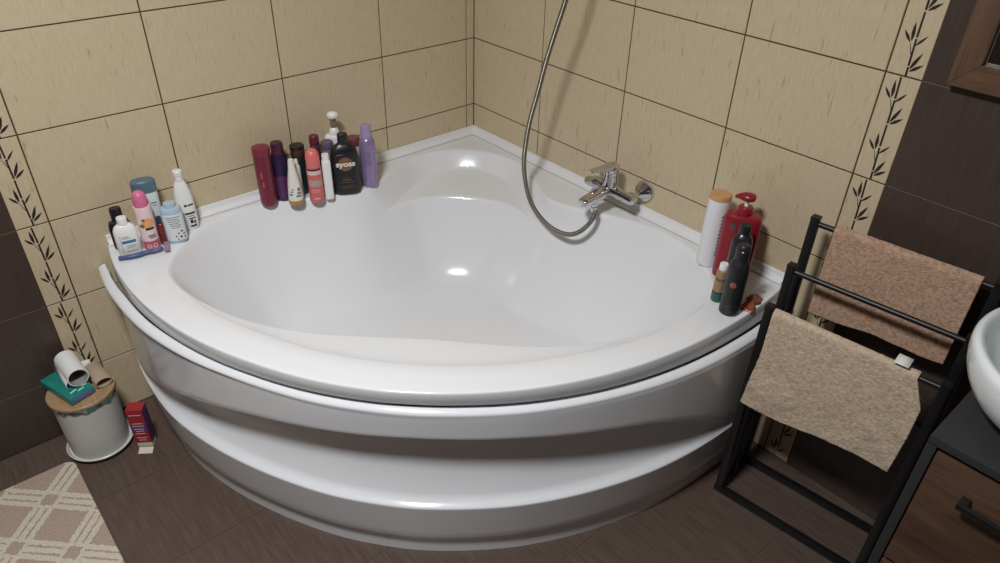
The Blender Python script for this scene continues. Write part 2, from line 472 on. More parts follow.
# little screws along the toe
for th in (33, 60):
    r0 = ipl(th, PTs, PRs) - .0325
    L_([(.0028, 0), (.0026, .002), (.0005, .0028)], mat('screw_dark', (60, 58, 56), .4, metal=.6), 'screw', tub, seg=10, c=(-r0 * math.cos(R(th)), -r0 * math.sin(R(th)), .045), tilt=Matrix.Rotation(-pi / 2, 3, 'Y'))

# sealing trim along both walls
def trim(name, L, axis):
    bm = bmesh.new(); prof = [(.0005, .027), (.005, .0275), (.0075, .0255), (.008, .019), (.010, .013), (.014, .009), (.022, .007), (.0245, .0045), (.025, .0008), (.0275, .0006), (.0277, 0), (.0005, 0)]
    r = []
    for u in (0.0005, L):
        ring = []
        for (n, z) in prof:
            uu = n if u < .01 else u
            p = (-uu, -n, DZ + .0005 + z) if axis == 'x' else (-n, -uu, DZ + .0005 + z)
            ring.append(bm.verts.new(p))
        r.append(ring)
    for k in range(len(prof)):
        bm.faces.new((r[0][k], r[0][(k + 1) % len(prof)], r[1][(k + 1) % len(prof)], r[1][k]))
    bm.faces.new(r[1])
    bm.faces.ensure_lookup_table()
    bm.faces[8].material_index = 1  # narrow strip at the trim's foot, coloured a darker grey than the rest
    return struct(finish(name, bm, [trimwhite, mat('seam_grey', (150, 148, 142), .8)], angle=30))
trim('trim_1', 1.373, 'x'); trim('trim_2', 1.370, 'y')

# ------------------------------------------------------------------ mixer + hose
mx = thing('bath_mixer', 'chrome single-lever bath mixer tap mounted on the right wall above the tub', 'tap', (0, -.781, .668))
def cyl(p, q, r, name, parent, m=chrome, seg=32, r2=None, bev=.0015):
    bm = bmesh.new(); p, q = Vector(p), Vector(q); dd = (q - p).normalized(); l = (q - p).length
    r2 = r if r2 is None else r2
    tube(bm, [p, p + dd * bev * .3, p + dd * bev, q - dd * bev, q - dd * bev * .3, q], [r - bev, r - bev * .3, r, r2, r2 - bev * .3, r2 - bev], seg)
    return finish(name, bm, m, parent, angle=40)
for sgn in (-1, 1):
    bm = bmesh.new(); y = sgn * .075
    tube(bm, [(-.0005, y, 0), (-.003, y, 0), (-.006, y, 0), (-.014, y, 0), (-.022, y, 0), (-.032, y, 0), (-.036, y, 0)], [.034, .035, .0345, .030, .0235, .0145, .011], 40)
    finish('wall_rosette', bm, chrome, mx, angle=30)
    cyl((-.03, y, 0), (-.075, y, .0), .0095, 'inlet_pipe', mx)
    cyl((-.062, y, 0), (-.082, y, 0), .0165, 'union_nut', mx, seg=6)
bm = bmesh.new()
tube(bm, [(-.085, -.098, 0), (-.085, -.096, 0), (-.085, -.088, 0), (-.085, -.05, .002), (-.085, -.025, .004), (-.085, 0, .006), (-.085, .025, .004), (-.085, .05, .002), (-.085, .088, 0), (-.085, .096, 0), (-.085, .098, 0)],
     [.010, .0135, .0155, .0165, .0205, .0235, .0205, .0165, .0155, .0135, .010], 32)
finish('body', bm, chrome, mx)
bm = bmesh.new()
lathe(bm, [(.0245, 0), (.0245, .035), (.023, .045), (.0235, .047), (.0235, .060)], c=(-.085, 0, .008), seg=40)
finish('cartridge_housing', bm, chrome, mx)
# lever: domed cap with a flat tongue pointing away from the wall
bm = bmesh.new(); Mt = Matrix.Rotation(R(-6), 3, 'Y')
lathe(bm, [(.0235, 0), (.0255, .003), (.0255, .012), (.023, .019), (.015, .0235), (.004, .025)], c=(-.085, 0, .068), seg=40)
secs = [(-.015, .021, .007), (-.035, .019, .0055), (-.06, .016, .0045), (-.085, .0135, .004), (-.100, .011, .0035), (-.104, .007, .002)]
rg = []
for x, w, h in secs:
    zc = .083 + (-x - .015) * .12
    rg.append([bm.verts.new((-.085 + x + .0, w * math.copysign(abs(math.cos(a)) ** .6, math.cos(a)), zc + h * math.copysign(abs(math.sin(a)) ** .8, math.sin(a)))) for a in [2 * pi * k / 20 for k in range(20)]])
for i in range(len(rg) - 1):
    for k in range(20): bm.faces.new((rg[i][k], rg[i][(k + 1) % 20], rg[i + 1][(k + 1) % 20], rg[i + 1][k]))
bm.faces.new(rg[0]); bm.faces.new(rg[-1])
finish('lever', bm, chrome, mx)
# spout: tapering flat-topped bar reaching out over the tub
bm = bmesh.new(); rg = []
for x, w, h, zc in [(0.0, .018, .017, .002), (-.02, .020, .017, .002), (-.05, .021, .015, .000), (-.085, .0205, .0125, -.002), (-.112, .019, .010, -.003), (-.122, .0165, .008, -.004), (-.125, .012, .005, -.004)]:
    rg.append([bm.verts.new((-.085 + x, w * math.copysign(abs(math.cos(a)) ** .55, math.cos(a)), zc + h * math.copysign(abs(math.sin(a)) ** .75, math.sin(a)))) for a in [2 * pi * k / 28 for k in range(28)]])
for i in range(len(rg) - 1):
    for k in range(28): bm.faces.new((rg[i][k], rg[i][(k + 1) % 28], rg[i + 1][(k + 1) % 28], rg[i + 1][k]))
bm.faces.new(rg[0]); bm.faces.new(rg[-1])
finish('spout', bm, chrome, mx)
cyl((-.195, 0, -.004), (-.195, 0, -.021), .0115, 'aerator', mx)
# diverter knob on the front of the body, left of the cartridge
bm = bmesh.new(); tube(bm, [(-.100, .03, .018), (-.116, .034, .027), (-.118, .0345, .028), (-.132, .038, .036), (-.136, .039, .038)], [.007, .007, .012, .0125, .009], 24)
finish('diverter_knob', bm, chrome, mx)
cyl((-.150, .0, -.010), (-.150, 0, -.034), .0105, 'hose_outlet', mx)
# hose
H = [(-0.15, -0.781, 0.6325), (-0.15, -0.781, 0.618), (-0.156, -0.793, 0.612), (-0.178, -0.793, 0.586), (-0.202, -0.778, 0.558), (-0.218, -0.752, 0.541), (-0.225, -0.714, 0.534), (-0.225, -0.663, 0.535), (-0.218, -0.603, 0.55), (-0.206, -0.549, 0.577), (-0.196, -0.513, 0.627), (-0.19, -0.495, 0.691), (-0.186, -0.496, 0.761), (-0.184, -0.508, 0.839), (-0.183, -0.536, 0.939), (-0.183, -0.563, 1.038), (-0.183, -0.593, 1.13), (-0.183, -0.624, 1.219), (-0.183, -0.644, 1.288), (-0.18, -0.659, 1.36)]
hp = crom(H, 40)
# resample evenly so the spiral ribs are regular
S = [0]
for i in range(1, len(hp)): S.append(S[-1] + (hp[i] - hp[i - 1]).length)
step = .00125; tt = np.arange(0, S[-1], step)
HX = [np.interp(tt, S, [p[k] for p in hp]) for k in range(3)]
pts = [Vector((HX[0][i], HX[1][i], HX[2][i])) for i in range(len(tt))]
hose_pts = pts
rad = [.0074 + (.0007 if (i % 3) != 0 else -.0016) for i in range(len(pts))]
bm = bmesh.new(); tube(bm, pts, rad, 10)
hose = thing('shower_hose', 'ribbed metal shower hose looping down from above to the mixer tap', 'shower hose', tuple(H[0]))
o = finish('hose', bm, hosemetal, hose, angle=80); o.location = -Vector(H[0])
bm = bmesh.new(); tube(bm, [(0, 0, 0), (0, 0, -.002), (-.001, 0, -.018), (-.002, 0, -.022)], [.009, .0105, .0095, .008], 20); finish('hose_nut', bm, chrome, hose)

# ------------------------------------------------------------------ towel rack
RX, RY = -.170, -1.450
RZ = math.atan2(-.9942, .1075)
rack = thing('towel_rack', 'black metal free-standing towel rack with three stepped rails beside the bathtub', 'towel rack', (RX, RY, 0), RZ)
RL = .405
posts = [(.070, .862), (-.004, .757), (-.080, .672)]
for u in (0.0, RL):
    bm = bmesh.new()
    for (v, h) in posts:
        box(bm, (u, v, h / 2 + .007), (.020, .020, h - .014), 0, .0015)
        box(bm, (u, v, h - .002), (.021, .023, .010), 0, .002)
    finish('side_frame', bm, blackmetal, rack, angle=30)
    bm = bmesh.new(); box(bm, (u, -.0025, .0125), (.022, .178, .021), 0, .0015); finish('foot_bar', bm, blackmetal, rack, angle=30)
for v in (.078, -.083):
    bm = bmesh.new(); box(bm, (RL / 2, v, .0125), (RL - .02, .018, .018), 0, .0015); finish('base_bar', bm, blackmetal, rack, angle=30)
for (v, h) in posts:
    bm = bmesh.new(); tube(bm, [(.008, v, h - .016), (RL - .008, v, h - .016)], .0070, 16); finish('rail', bm, blackmetal, rack)
# lower cross brace at the back
bm = bmesh.new(); box(bm, (RL / 2, .070, .43), (RL - .018, .012, .014), 0, .001); finish('cross_bar', bm, blackmetal, rack, angle=30)

def terry_mat(name, c1, c2):
    m = bpy.data.materials.new(name); m.use_nodes = True; nt = m.node_tree; b = nt.nodes['Principled BSDF']; L = nt.links.new
    tc = nt.nodes.new('ShaderNodeTexCoord')
    n = nt.nodes.new('ShaderNodeTexNoise'); n.inputs['Scale'].default_value = 260; n.inputs['Detail'].default_value = 5; n.inputs['Roughness'].default_value = .7
    n3 = nt.nodes.new('ShaderNodeTexNoise'); n3.inputs['Scale'].default_value = 110; n3.inputs['Detail'].default_value = 3
    L(tc.outputs['Object'], n.inputs['Vector']); L(tc.outputs['Object'], n3.inputs['Vector'])
    ad = nt.nodes.new('ShaderNodeMath'); ad.operation = 'ADD'; L(n.outputs['Fac'], ad.inputs[0]); L(n3.outputs['Fac'], ad.inputs[1])
    hf = nt.nodes.new('ShaderNodeMath'); hf.operation = 'MULTIPLY'; hf.inputs[1].default_value = .5; L(ad.outputs[0], hf.inputs[0])
    r = nt.nodes.new('ShaderNodeValToRGB'); r.color_ramp.elements[0].position = .38; r.color_ramp.elements[1].position = .60
    r.color_ramp.elements[0].color = rgb(*c2); r.color_ramp.elements[1].color = rgb(*c1)
    L(hf.outputs[0], r.inputs['Fac']); L(r.outputs[0], b.inputs['Base Color'])
    b.inputs['Roughness'].default_value = .95; b.inputs['Specular IOR Level'].default_value = .1
    b.inputs['Sheen Weight'].default_value = .3
    bp = nt.nodes.new('ShaderNodeBump'); bp.inputs['Strength'].default_value = .9; bp.inputs['Distance'].default_value = .004
    L(hf.outputs[0], bp.inputs['Height']); L(bp.outputs[0], b.inputs['Normal'])
    return m
def towel(name, label, x0, x1, v, zr, front, back, m, wr, seed, skew=lambda u: 0, pinch=lambda u, s: 0, th=.004, hemm=None):
    """hangs over a rail at local (v, zr); front = hang length towards the room"""
    NU, r = 150, .0085 + th / 2
    prof = []     # (dist along, y, z)
    nb, nf = 60, 130
    for i in range(nb): prof.append(('b', (nb - i) / nb))
    for i in range(13): prof.append(('a', i / 12))
    for i in range(1, nf + 1): prof.append(('f', i / nf))
    bm = bmesh.new(); grid = []
    for k, q in prof:
        row = []
        for i in range(NU + 1):
            u = i / NU; x = x0 + (x1 - x0) * u
            fl = front + skew(u)
            if k == 'b': y, z, w = r, -q * back, 0
            elif k == 'a': a = pi * q; y, z, w = r * math.cos(a), r * math.sin(a), 0
            else: y, z, w = -r, -q * fl, q
            x2 = x + pinch(u, (-z if k == 'f' else 0))
            wv = noise.noise(Vector((x * 9, z * 6 + seed, seed))) * wr * min(1, w * 2.5)
            wv += noise.noise(Vector((x * 22 + z * 14, z * 12 + seed, seed * 2))) * wr * .45 * min(1, w * 4)
            wv += math.sin(x * 34 + z * 13 + seed) * wr * .25 * w + noise.noise(Vector((x * 40 - z * 25, z * 30, seed * 3))) * wr * .3 * w
            fz = noise.noise(Vector((x * 400, z * 400, y * 300 + seed))) * .0016 + noise.noise(Vector((x * 160, z * 160, y * 200 + seed))) * .0018
            row.append(bm.verts.new((x2, v + y - (.006 * w if v < 0 else 0) - abs(wv) * .6 - wv * .3 - (abs(fz) if k == 'f' else 0), zr + z + (abs(fz) * (1 if 0 <= q <= 1 else 0) if k == 'a' else 0))))
        grid.append(row)
    for i in range(len(grid) - 1):
        for j in range(NU): bm.faces.new((grid[i][j], grid[i][j + 1], grid[i + 1][j + 1], grid[i + 1][j]))
    o = finish(name, bm, m, None, angle=80, loc=(RX, RY, 0), rz=RZ)
    sd = o.modifiers.new('thick', 'SOLIDIFY'); sd.thickness = th; sd.offset = 0
    tag(o, label, 'towel')
    return o
terry_a = terry_mat('terry_pinkish', (194, 162, 138), (156, 124, 102))
terry_b = terry_mat('terry_beige', (208, 188, 163), (174, 154, 131))
towel('hand_towel', 'pinkish-brown terry hand towel hanging over the back top rail of the black rack', .052, .372, .070, .8475, .222, .16, terry_a, .006, 3.1, skew=lambda u: .012 * (1 - u) + .004 * math.sin(u * 9))
fb = towel('hand_towel', 'pale beige terry hand towel hanging over the front lowest rail of the rack', .0135, .381, -.080, .6575, .290, .20, terry_b, .010, 8.4, skew=lambda u: .004 - .026 * u + .006 * math.sin(u * 7), pinch=lambda u, s: (-.030 * max(0, 1 - s / .07) * u ** 3 - .008 * max(0, s - .15) / .14 * u - .016 * (1 - u) ** 2 * max(0, s - .12) / .17))
# white care tag on the front towel
bm = bmesh.new(); rr = []
for i in range(9):
    q = i / 8
    z = .6785 + .003 * math.sin(q * pi); y = -.080 - .016 + q * .036
    rr.append([bm.verts.new((.296, y, z + .004 * q)), bm.verts.new((.327, y, z + .004 * q))])
for i in range(8): bm.faces.new((rr[i][0], rr[i][1], rr[i + 1][1], rr[i + 1][0]))
o = finish('care_tag', bm, mat('tag_white', (222, 222, 218), .7), fb)
o['label'] = 'white care tag'; sd = o.modifiers.new('t', 'SOLIDIFY'); sd.thickness = .0008

# ------------------------------------------------------------------ vanity + vessel sink + mirror
def wood_mat(name, c1, c2, axis='Y', sc=1.0):
    m = bpy.data.materials.new(name); m.use_nodes = True; nt = m.node_tree; b = nt.nodes['Principled BSDF']; L = nt.links.new
    tc = nt.nodes.new('ShaderNodeTexCoord'); mp = nt.nodes.new('ShaderNodeMapping')
    mp.inputs['Scale'].default_value = {'Y': (14 * sc, 1.6 * sc, 14 * sc), 'Z': (14 * sc, 14 * sc, 1.6 * sc)}[axis]
    L(tc.outputs['Object'], mp.inputs['Vector'])
    n = nt.nodes.new('ShaderNodeTexNoise'); n.inputs['Scale'].default_value = 1.6; n.inputs['Detail'].default_value = 9; n.inputs['Roughness'].default_value = .62; n.inputs['Distortion'].default_value = 1.3
    L(mp.outputs[0], n.inputs['Vector'])
    r = nt.nodes.new('ShaderNodeValToRGB'); e = r.color_ramp.elements; e[0].position = .3; e[0].color = rgb(*c2); e[1].position = .66; e[1].color = rgb(*c1)
    L(n.outputs['Fac'], r.inputs['Fac'])
    v = nt.nodes.new('ShaderNodeTexNoise'); v.inputs['Scale'].default_value = 2.2; v.inputs['Detail'].default_value = 2; v.inputs['Distortion'].default_value = 2.0
    L(mp.outputs[0], v.inputs['Vector'])
    r2 = nt.nodes.new('ShaderNodeValToRGB'); q = r2.color_ramp.elements; q[0].position = .485; q[0].color = (1, 1, 1, 1); q[1].position = .5; q[1].color = (.25, .2, .17, 1)
    e3 = q.new(.515); e3.color = (1, 1, 1, 1)
    L(v.outputs['Fac'], r2.inputs['Fac'])
    mu = nt.nodes.new('ShaderNodeMixRGB'); mu.blend_type = 'MULTIPLY'; mu.inputs[0].default_value = .55
    L(r.outputs[0], mu.inputs[1]); L(r2.outputs[0], mu.inputs[2]); L(mu.outputs[0], b.inputs['Base Color'])
    b.inputs['Roughness'].default_value = .5
    bp = nt.nodes.new('ShaderNodeBump'); bp.inputs['Strength'].default_value = .3; bp.inputs['Distance'].default_value = .001
    L(n.outputs['Fac'], bp.inputs['Height']); L(bp.outputs[0], b.inputs['Normal'])
    return m
oak = wood_mat('dark_oak', (92, 68, 50), (64, 46, 34), 'Y', .7)
frame_wood = wood_mat('frame_wood', (108, 78, 57), (74, 52, 39), 'Y', .8)
anth = mat('anthracite', (44, 45, 47), .5)
VX0, VX1, VY0, VY1, VT = -.470, -.004, -1.913, -2.62, .734
van = thing('vanity_unit', 'anthracite bathroom vanity with brown oak drawer fronts and black bar handle', 'vanity', (-.237, -2.264, 0))
def vpart(name, c, s, m, parent=van, bev=.001):
    bm = bmesh.new(); box(bm, (c[0] + .237, c[1] + 2.264, c[2]), s, 0, bev); return finish(name, bm, m, parent, angle=30)
W = VY0 - VY1
vpart('countertop', ((VX0 + VX1) / 2, (VY0 + VY1) / 2, VT - .009), (VX1 - VX0, W, .018), anth)
for y in (VY0 - .009, VY1 + .009): vpart('side_panel', ((VX0 + VX1) / 2, y, .366), (VX1 - VX0, .018, .696), anth)
vpart('carcass', ((VX0 + VX1) / 2 + .02, (VY0 + VY1) / 2, .366), (VX1 - VX0 - .05, W - .046, .690), anth)
vpart('plinth', (VX0 + .04, (VY0 + VY1) / 2, .02), (.02, W - .05, .036), anth)
for zc, h in ((.549, .310), (.222, .320)):
    dr = vpart('drawer', (VX0 + .0105, (VY0 + VY1) / 2, zc), (.019, W - .042, h), oak)
    hy0, hy1 = -2.010, -2.52; hz = zc + .092
    bm = bmesh.new()
    for y in (hy0, hy1): box(bm, (VX0 - .012 + .237, y + 2.264, hz), (.024, .016, .012), 0, .001)
    box(bm, (VX0 - .026 + .237, (hy0 + hy1) / 2 + 2.264, hz), (.010, abs(hy1 - hy0) + .016, .012), 0, .0015)
    hd = finish('handle', bm, blackmetal, dr, angle=30)
    hd['label'] = 'black bar handle'
# vessel sink: egg-shaped bowl with thick rim
sk = thing('vessel_sink', 'glossy white round vessel sink standing on the anthracite vanity top', 'sink', (-.245, -2.070, VT))
prof_o = [(.105, 0.0005), (.118, .003), (.145, .020), (.172, .045), (.190, .075), (.199, .105), (.2015, .130), (.199, .141), (.194, .1455)]
prof_i = [(.188, .1455), (.182, .141), (.178, .130), (.170, .100), (.150, .065), (.115, .035), (.070, .022), (.022, .018)]
P = [(p.x, p.y) for p in crom([(a, b, 0) for a, b in prof_o + prof_i], 4)]
bm = bmesh.new(); lathe(bm, P, a=1.1, b=1.0, seg=96); finish('bowl', bm, ceram, sk, angle=70)
L_([(.022, .018), (.021, .0215), (.016, .023), (.002, .0235)], chrome, 'drain', sk, a=1, b=1)
# wood framed mirror
mr_ = thing('wall_mirror', 'dark mirror in a wide brown wooden frame on the right wall above the vanity', 'mirror', (-.003, -1.97, 1.212))
def fbar(pts):
    bm = bmesh.new(); f = [bm.verts.new((-.028, y + 1.97, z - 1.212)) for y, z in pts]; g = [bm.verts.new((0, y + 1.97, z - 1.212)) for y, z in pts]
    bm.faces.new(f); bm.faces.new(g[::-1])
    for i in range(4): bm.faces.new((f[i], g[i], g[(i + 1) % 4], f[(i + 1) % 4]))
    bmesh.ops.bevel(bm, geom=bm.edges[:], offset=.0015, segments=2, affect='EDGES')
    return bm
y0, y1, z0, z1, fw = -1.592, -2.36, 1.219, 2.0, .052
vw = wood_mat('frame_wood_upright', (108, 78, 57), (74, 52, 39), 'Z', .8)
for pts, mm in [([(y0, z0), (y1, z0), (y1 + fw, z0 + fw), (y0 - fw, z0 + fw)], frame_wood), ([(y0, z1), (y0 - fw, z1 - fw), (y1 + fw, z1 - fw), (y1, z1)], frame_wood),
                ([(y0, z0), (y0 - fw, z0 + fw), (y0 - fw, z1 - fw), (y0, z1)], vw), ([(y1, z0), (y1, z1), (y1 + fw, z1 - fw), (y1 + fw, z0 + fw)], vw)]:
    finish('frame_rail', fbar(pts), mm, mr_, angle=30)
bm = bmesh.new(); box(bm, (-.008, (y0 + y1) / 2 + 1.97, (z0 + z1) / 2 - 1.212), (.006, y0 - y1 - 2 * fw + .006, z1 - z0 - 2 * fw + .006))
finish('mirror_glass', bm, mat('mirror_dark', (150, 150, 156), .04, metal=1.0), mr_, smooth=False)
bm = bmesh.new()
for s in (0,):
    a, b_, c_, e_ = y0 - fw, y1 + fw, z0 + fw, z1 - fw
    box(bm, (-.0125, (a + b_) / 2 + 1.97, c_ + .0015 - 1.212), (.003, a - b_, .003)); box(bm, (-.0125, (a + b_) / 2 + 1.97, e_ - .0015 - 1.212), (.003, a - b_, .003))
    box(bm, (-.0125, a - .0015 + 1.97, (c_ + e_) / 2 - 1.212), (.003, .003, e_ - c_)); box(bm, (-.0125, b_ + .0015 + 1.97, (c_ + e_) / 2 - 1.212), (.003, .003, e_ - c_))
finish('silver_edge', bm, mat('silver_edge', (150, 145, 138), .35, metal=.7), mr_, smooth=False)

# ------------------------------------------------------------------ rug
def rug_mat():
    m = bpy.data.materials.new('rug_pile'); m.use_nodes = True; nt = m.node_tree; b = nt.nodes['Principled BSDF']; L = nt.links.new
    tc = nt.nodes.new('ShaderNodeTexCoord')
    nz = nt.nodes.new('ShaderNodeTexNoise'); nz.inputs['Scale'].default_value = 120; nz.inputs['Detail'].default_value = 3
    L(tc.outputs['Object'], nz.inputs['Vector'])
    off = nt.nodes.new('ShaderNodeVectorMath'); off.operation = 'MULTIPLY_ADD'; off.inputs[1].default_value = (.012, .012, 0)
    L(nz.outputs['Color'], off.inputs[0]); L(tc.outputs['Object'], off.inputs[2])
    sp = nt.nodes.new('ShaderNodeSeparateXYZ'); L(off.outputs[0], sp.inputs[0])
    def mth(op, a, b=None, c=None):
        n = nt.nodes.new('ShaderNodeMath'); n.operation = op
        for i, v in enumerate((a, b, c)):
            if v is None: continue
            if isinstance(v, (int, float)): n.inputs[i].default_value = v
            else: L(v, n.inputs[i])
        return n.outputs[0]
    X, Y = sp.outputs[0], sp.outputs[1]
    fam = []
    for e, c0, P_ in ((mth('SUBTRACT', X, Y), .019 + .006 + .003, .225), (mth('ADD', X, Y), -.237 + .012 + .019, .226)):
        q = mth('WRAP', mth('ADD', e, -c0), P_ / 2, -P_ / 2)
        fam.append(mth('ABSOLUTE', q))       # distance to the band centre (times sqrt2)
    def between(v, a, b_): return mth('MULTIPLY', mth('GREATER_THAN', v, a), mth('LESS_THAN', v, b_))
    def band(v): return mth('MAXIMUM', mth('LESS_THAN', v, .0115), between(v, .0190, .0415))
    s1 = band(fam[0]); s2 = band(fam[1])
    line = mth('MAXIMUM', s1, s2)
    hole = mth('MULTIPLY', mth('LESS_THAN', fam[0], .026), mth('LESS_THAN', fam[1], .026))
    mask = mth('MULTIPLY', line, mth('SUBTRACT', 1.0, hole))
    n2 = nt.nodes.new('ShaderNodeTexNoise'); n2.inputs['Scale'].default_value = 260; n2.inputs['Detail'].default_value = 4; L(tc.outputs['Object'], n2.inputs['Vector'])
    mxx = nt.nodes.new('ShaderNodeMixRGB'); mxx.inputs[1].default_value = rgb(184, 163, 147); mxx.inputs[2].default_value = rgb(216, 208, 188)
    L(mask, mxx.inputs[0])
    mm = nt.nodes.new('ShaderNodeMapRange'); mm.inputs['From Min'].default_value = .35; mm.inputs['From Max'].default_value = .65; mm.inputs['To Min'].default_value = .72; mm.inputs['To Max'].default_value = 1.05
    L(n2.outputs['Fac'], mm.inputs['Value'])
    mul = nt.nodes.new('ShaderNodeMixRGB'); mul.blend_type = 'MULTIPLY'; mul.inputs[0].default_value = 1; L(mxx.outputs[0], mul.inputs[1]); L(mm.outputs[0], mul.inputs[2])
    L(mul.outputs[0], b.inputs['Base Color']); b.inputs['Roughness'].default_value = .95; b.inputs['Specular IOR Level'].default_value = .1
    h = mth('ADD', mth('MULTIPLY', mask, .6), n2.outputs['Fac'])
    bp = nt.nodes.new('ShaderNodeBump'); bp.inputs['Strength'].default_value = .8; bp.inputs['Distance'].default_value = .003
    L(h, bp.inputs['Height']); L(bp.outputs[0], b.inputs['Normal'])
    return m
rw, rl, rc = .62, .95, .03
OUT = []
for (sx, sy, a0) in [(1, 1, 0), (0, 1, 90), (0, 0, 180), (1, 0, 270)]:
    cx_ = (0 - rc) if sx else (-rw + rc); cy_ = (0 - rc) if sy else (-rl + rc)
    for k in range(9):
        a = R(a0 + k * 11.25); OUT.append((cx_ + rc * math.cos(a), cy_ + rc * math.sin(a)))
bm = bmesh.new(); prev = None
cxm, cym = -rw / 2, -rl / 2
for f, z in [(1.0, .0005), (1.0, .006), (.994, .010), (.98, .0112)]:
    ring = [bm.verts.new((cxm + (x - cxm) * f, cym + (y - cym) * f, z)) for x, y in OUT]
    if prev:
        for k in range(len(ring)): bm.faces.new((prev[k], prev[(k + 1) % len(ring)], ring[(k + 1) % len(ring)], ring[k]))
    prev = ring
bm.faces.new(prev)
rug = finish('bath_rug', bm, rug_mat(), loc=(-1.666, -.136, 0), rz=0)
tag(rug, 'beige and cream bath rug with diagonal double-line lattice on the floor', 'rug')

# ------------------------------------------------------------------ bottles
CAMXY = (cp.x, cp.y)
def face_rz(x, y, extra=0):
    dx, dy = CAMXY[0] - x, CAMXY[1] - y
    return math.atan2(dx, -dy) + extra      # local -Y turned to the camera
def surf(prof, a, b, n, x, z):
    rs = float(np.interp(z, [p[1] for p in prof], [p[0] for p in prof]))
    A = a * rs; Bv = b * rs
    q = min(abs(x) / A, .999)
    return -Bv * (1 - q ** n) ** (1 / n)
def patch(prof, a, b, n, x0, x1, z0, z1, m, name, parent, eps=.0004, nx=14, nz=6, fn=None):
    bm = bmesh.new(); g = []
    for j in range(nz + 1):
        z = z0 + (z1 - z0) * j / nz; row = []
        for i in range(nx + 1):
            x = x0 + (x1 - x0) * i / nx
            xx, zz = (x, z) if fn is None else fn(i / nx, j / nz)
            row.append(bm.verts.new((xx, surf(prof, a, b, n, xx, zz) - eps, zz)))
        g.append(row)
    for j in range(nz):
        for i in range(nx): bm.faces.new((g[j][i], g[j][i + 1], g[j + 1][i + 1], g[j + 1][i]))
    return finish(name, bm, m, parent)
def disc(prof, a, b, n, xc, zc, r, m, name, parent, eps=.0005, r0=0.0):
    def fn(u, v):
        rr = r0 + (r - r0) * v; t = 2 * pi * u
        return xc + rr * math.cos(t), zc + rr * math.sin(t)
    return patch(prof, a, b, n, 0, 0, 0, 0, m, name, parent, eps, 28, 4, fn)
def bars(prof, a, b, n, rows, m, name, parent, eps=.0006):
    if 1 < len(rows) <= 6:
        for r_ in rows: bars(prof, a, b, n, [r_], m, name, parent, eps)
        return
    bm = bmesh.new()
    for (x0, x1, z0, z1) in rows:
        g = []
        for z in (z0, z1):
            g.append([bm.verts.new((x0 + (x1 - x0) * i / 5, surf(prof, a, b, n, x0 + (x1 - x0) * i / 5, z) - eps, z)) for i in range(6)])
        for i in range(5): bm.faces.new((g[0][i], g[0][i + 1], g[1][i + 1], g[1][i]))
    return finish(name, bm, m, parent)
def text_on(txt, size, xc, zc, prof, a, b, n, m, name, parent, eps=.001, xs=1.0):
    cu = bpy.data.curves.new('txt', 'FONT'); cu.body = txt; cu.extrude = 0; cu.size = size; cu.align_x = 'CENTER'; cu.align_y = 'CENTER'; cu.offset = size * .035
    to = bpy.data.objects.new('txt', cu); COL.objects.link(to)
    dg = bpy.context.evaluated_depsgraph_get(); me = bpy.data.meshes.new_from_object(to.evaluated_get(dg))
    bpy.data.objects.remove(to); bpy.data.curves.remove(cu)
    for v in me.vertices:
        x = xc + v.co.x * xs; z = zc + v.co.y
        v.co = (x, surf(prof, a, b, n, x, z) - eps, z)
    me.name = name; me.materials.clear(); me.materials.append(m)
    o = bpy.data.objects.new(name, me); COL.objects.link(o); o.parent = parent
    for p in me.polygons: p.use_smooth = False
    return o
def pl(name, c, rough=.3, **k): return mat(name, c, rough, **k)
W1 = pl('plastic_white', (232, 232, 230), .3)
INK = pl('ink_dark', (40, 44, 48), .5)
ZB = DZ + .0008
def rbody(h, top=.1, e=.006):
    """generic body profile: rounded foot, straight, rounded shoulder"""
    return [(.86, 0), (.95, .0012), (1, .005)] + [(1, h * q) for q in (.25, .5, .75)] + [(1, h - e * 1.6), (.97, h - e * .7), (.88, h - e * .2), (top if top > .1 else .7, h)]

def simple(name, label, cat, x, y, a, b, n, body, bm_, parts, group=None, extra=0, z=ZB):
    group = GL if x < -1.1 else (GM if x < -.3 else GRp)
    t = thing(name, label, cat, (x, y, z), face_rz(x, y, extra), group)
    L_(body, bm_, 'body', t, a=a, b=b, n=n)
    for (nm, prof, aa, bb, nn, mm) in parts: L_(prof, mm, nm, t, a=aa, b=bb, n=nn)
    return t
GL = 'toiletries on the left end of the tub rim'; GM = 'toiletries along the back left rim of the tub'; GRp = 'toiletries on the right end of the tub rim'

# --- left cluster
black = pl('plastic_black', (34, 33, 35), .35)
b = rbody(.088, .55, .02)
t = simple('shampoo_bottle', 'black bottle with a black cap behind the small white lotion bottle at the left end', 'bottle', -1.338, -.052, .029, .015, 2.6, b, black, [('cap', [(1, .088), (1, .090), (1.0, .122), (.9, .126)], .0155, .0125, 2.4, black)])
b = [(.9, 0), (1, .004), (1, .05), (1, .066), (.96, .078), (.80, .088), (.55, .094), (.42, .096)]
t = simple('lotion_bottle', 'small flat white lotion bottle with a blue label stripe at the far left', 'bottle', -1.3375, -.096, .031, .0165, 2.5, b, W1, [('cap', [(1, .095), (1, .112), (.97, .1145), (.9, .1155)], .0135, .0120, 2.2, W1)])
pr_ = b
patch(pr_, .031, .0165, 2.5, -.016, .020, .040, .049, pl('label_blue', (62, 110, 152), .4), 'label', t)
bars(pr_, .031, .0165, 2.5, [(-.014, .004, .060, .0615), (-.014, .010, .055, .0565), (-.006, .018, .031, .0325), (-.006, .014, .026, .0272), (-.010, .018, .014, .0155), (-.0185, -.0175, .012, .066)], pl('ink_grey', (96, 110, 122), .5), 'print', t)
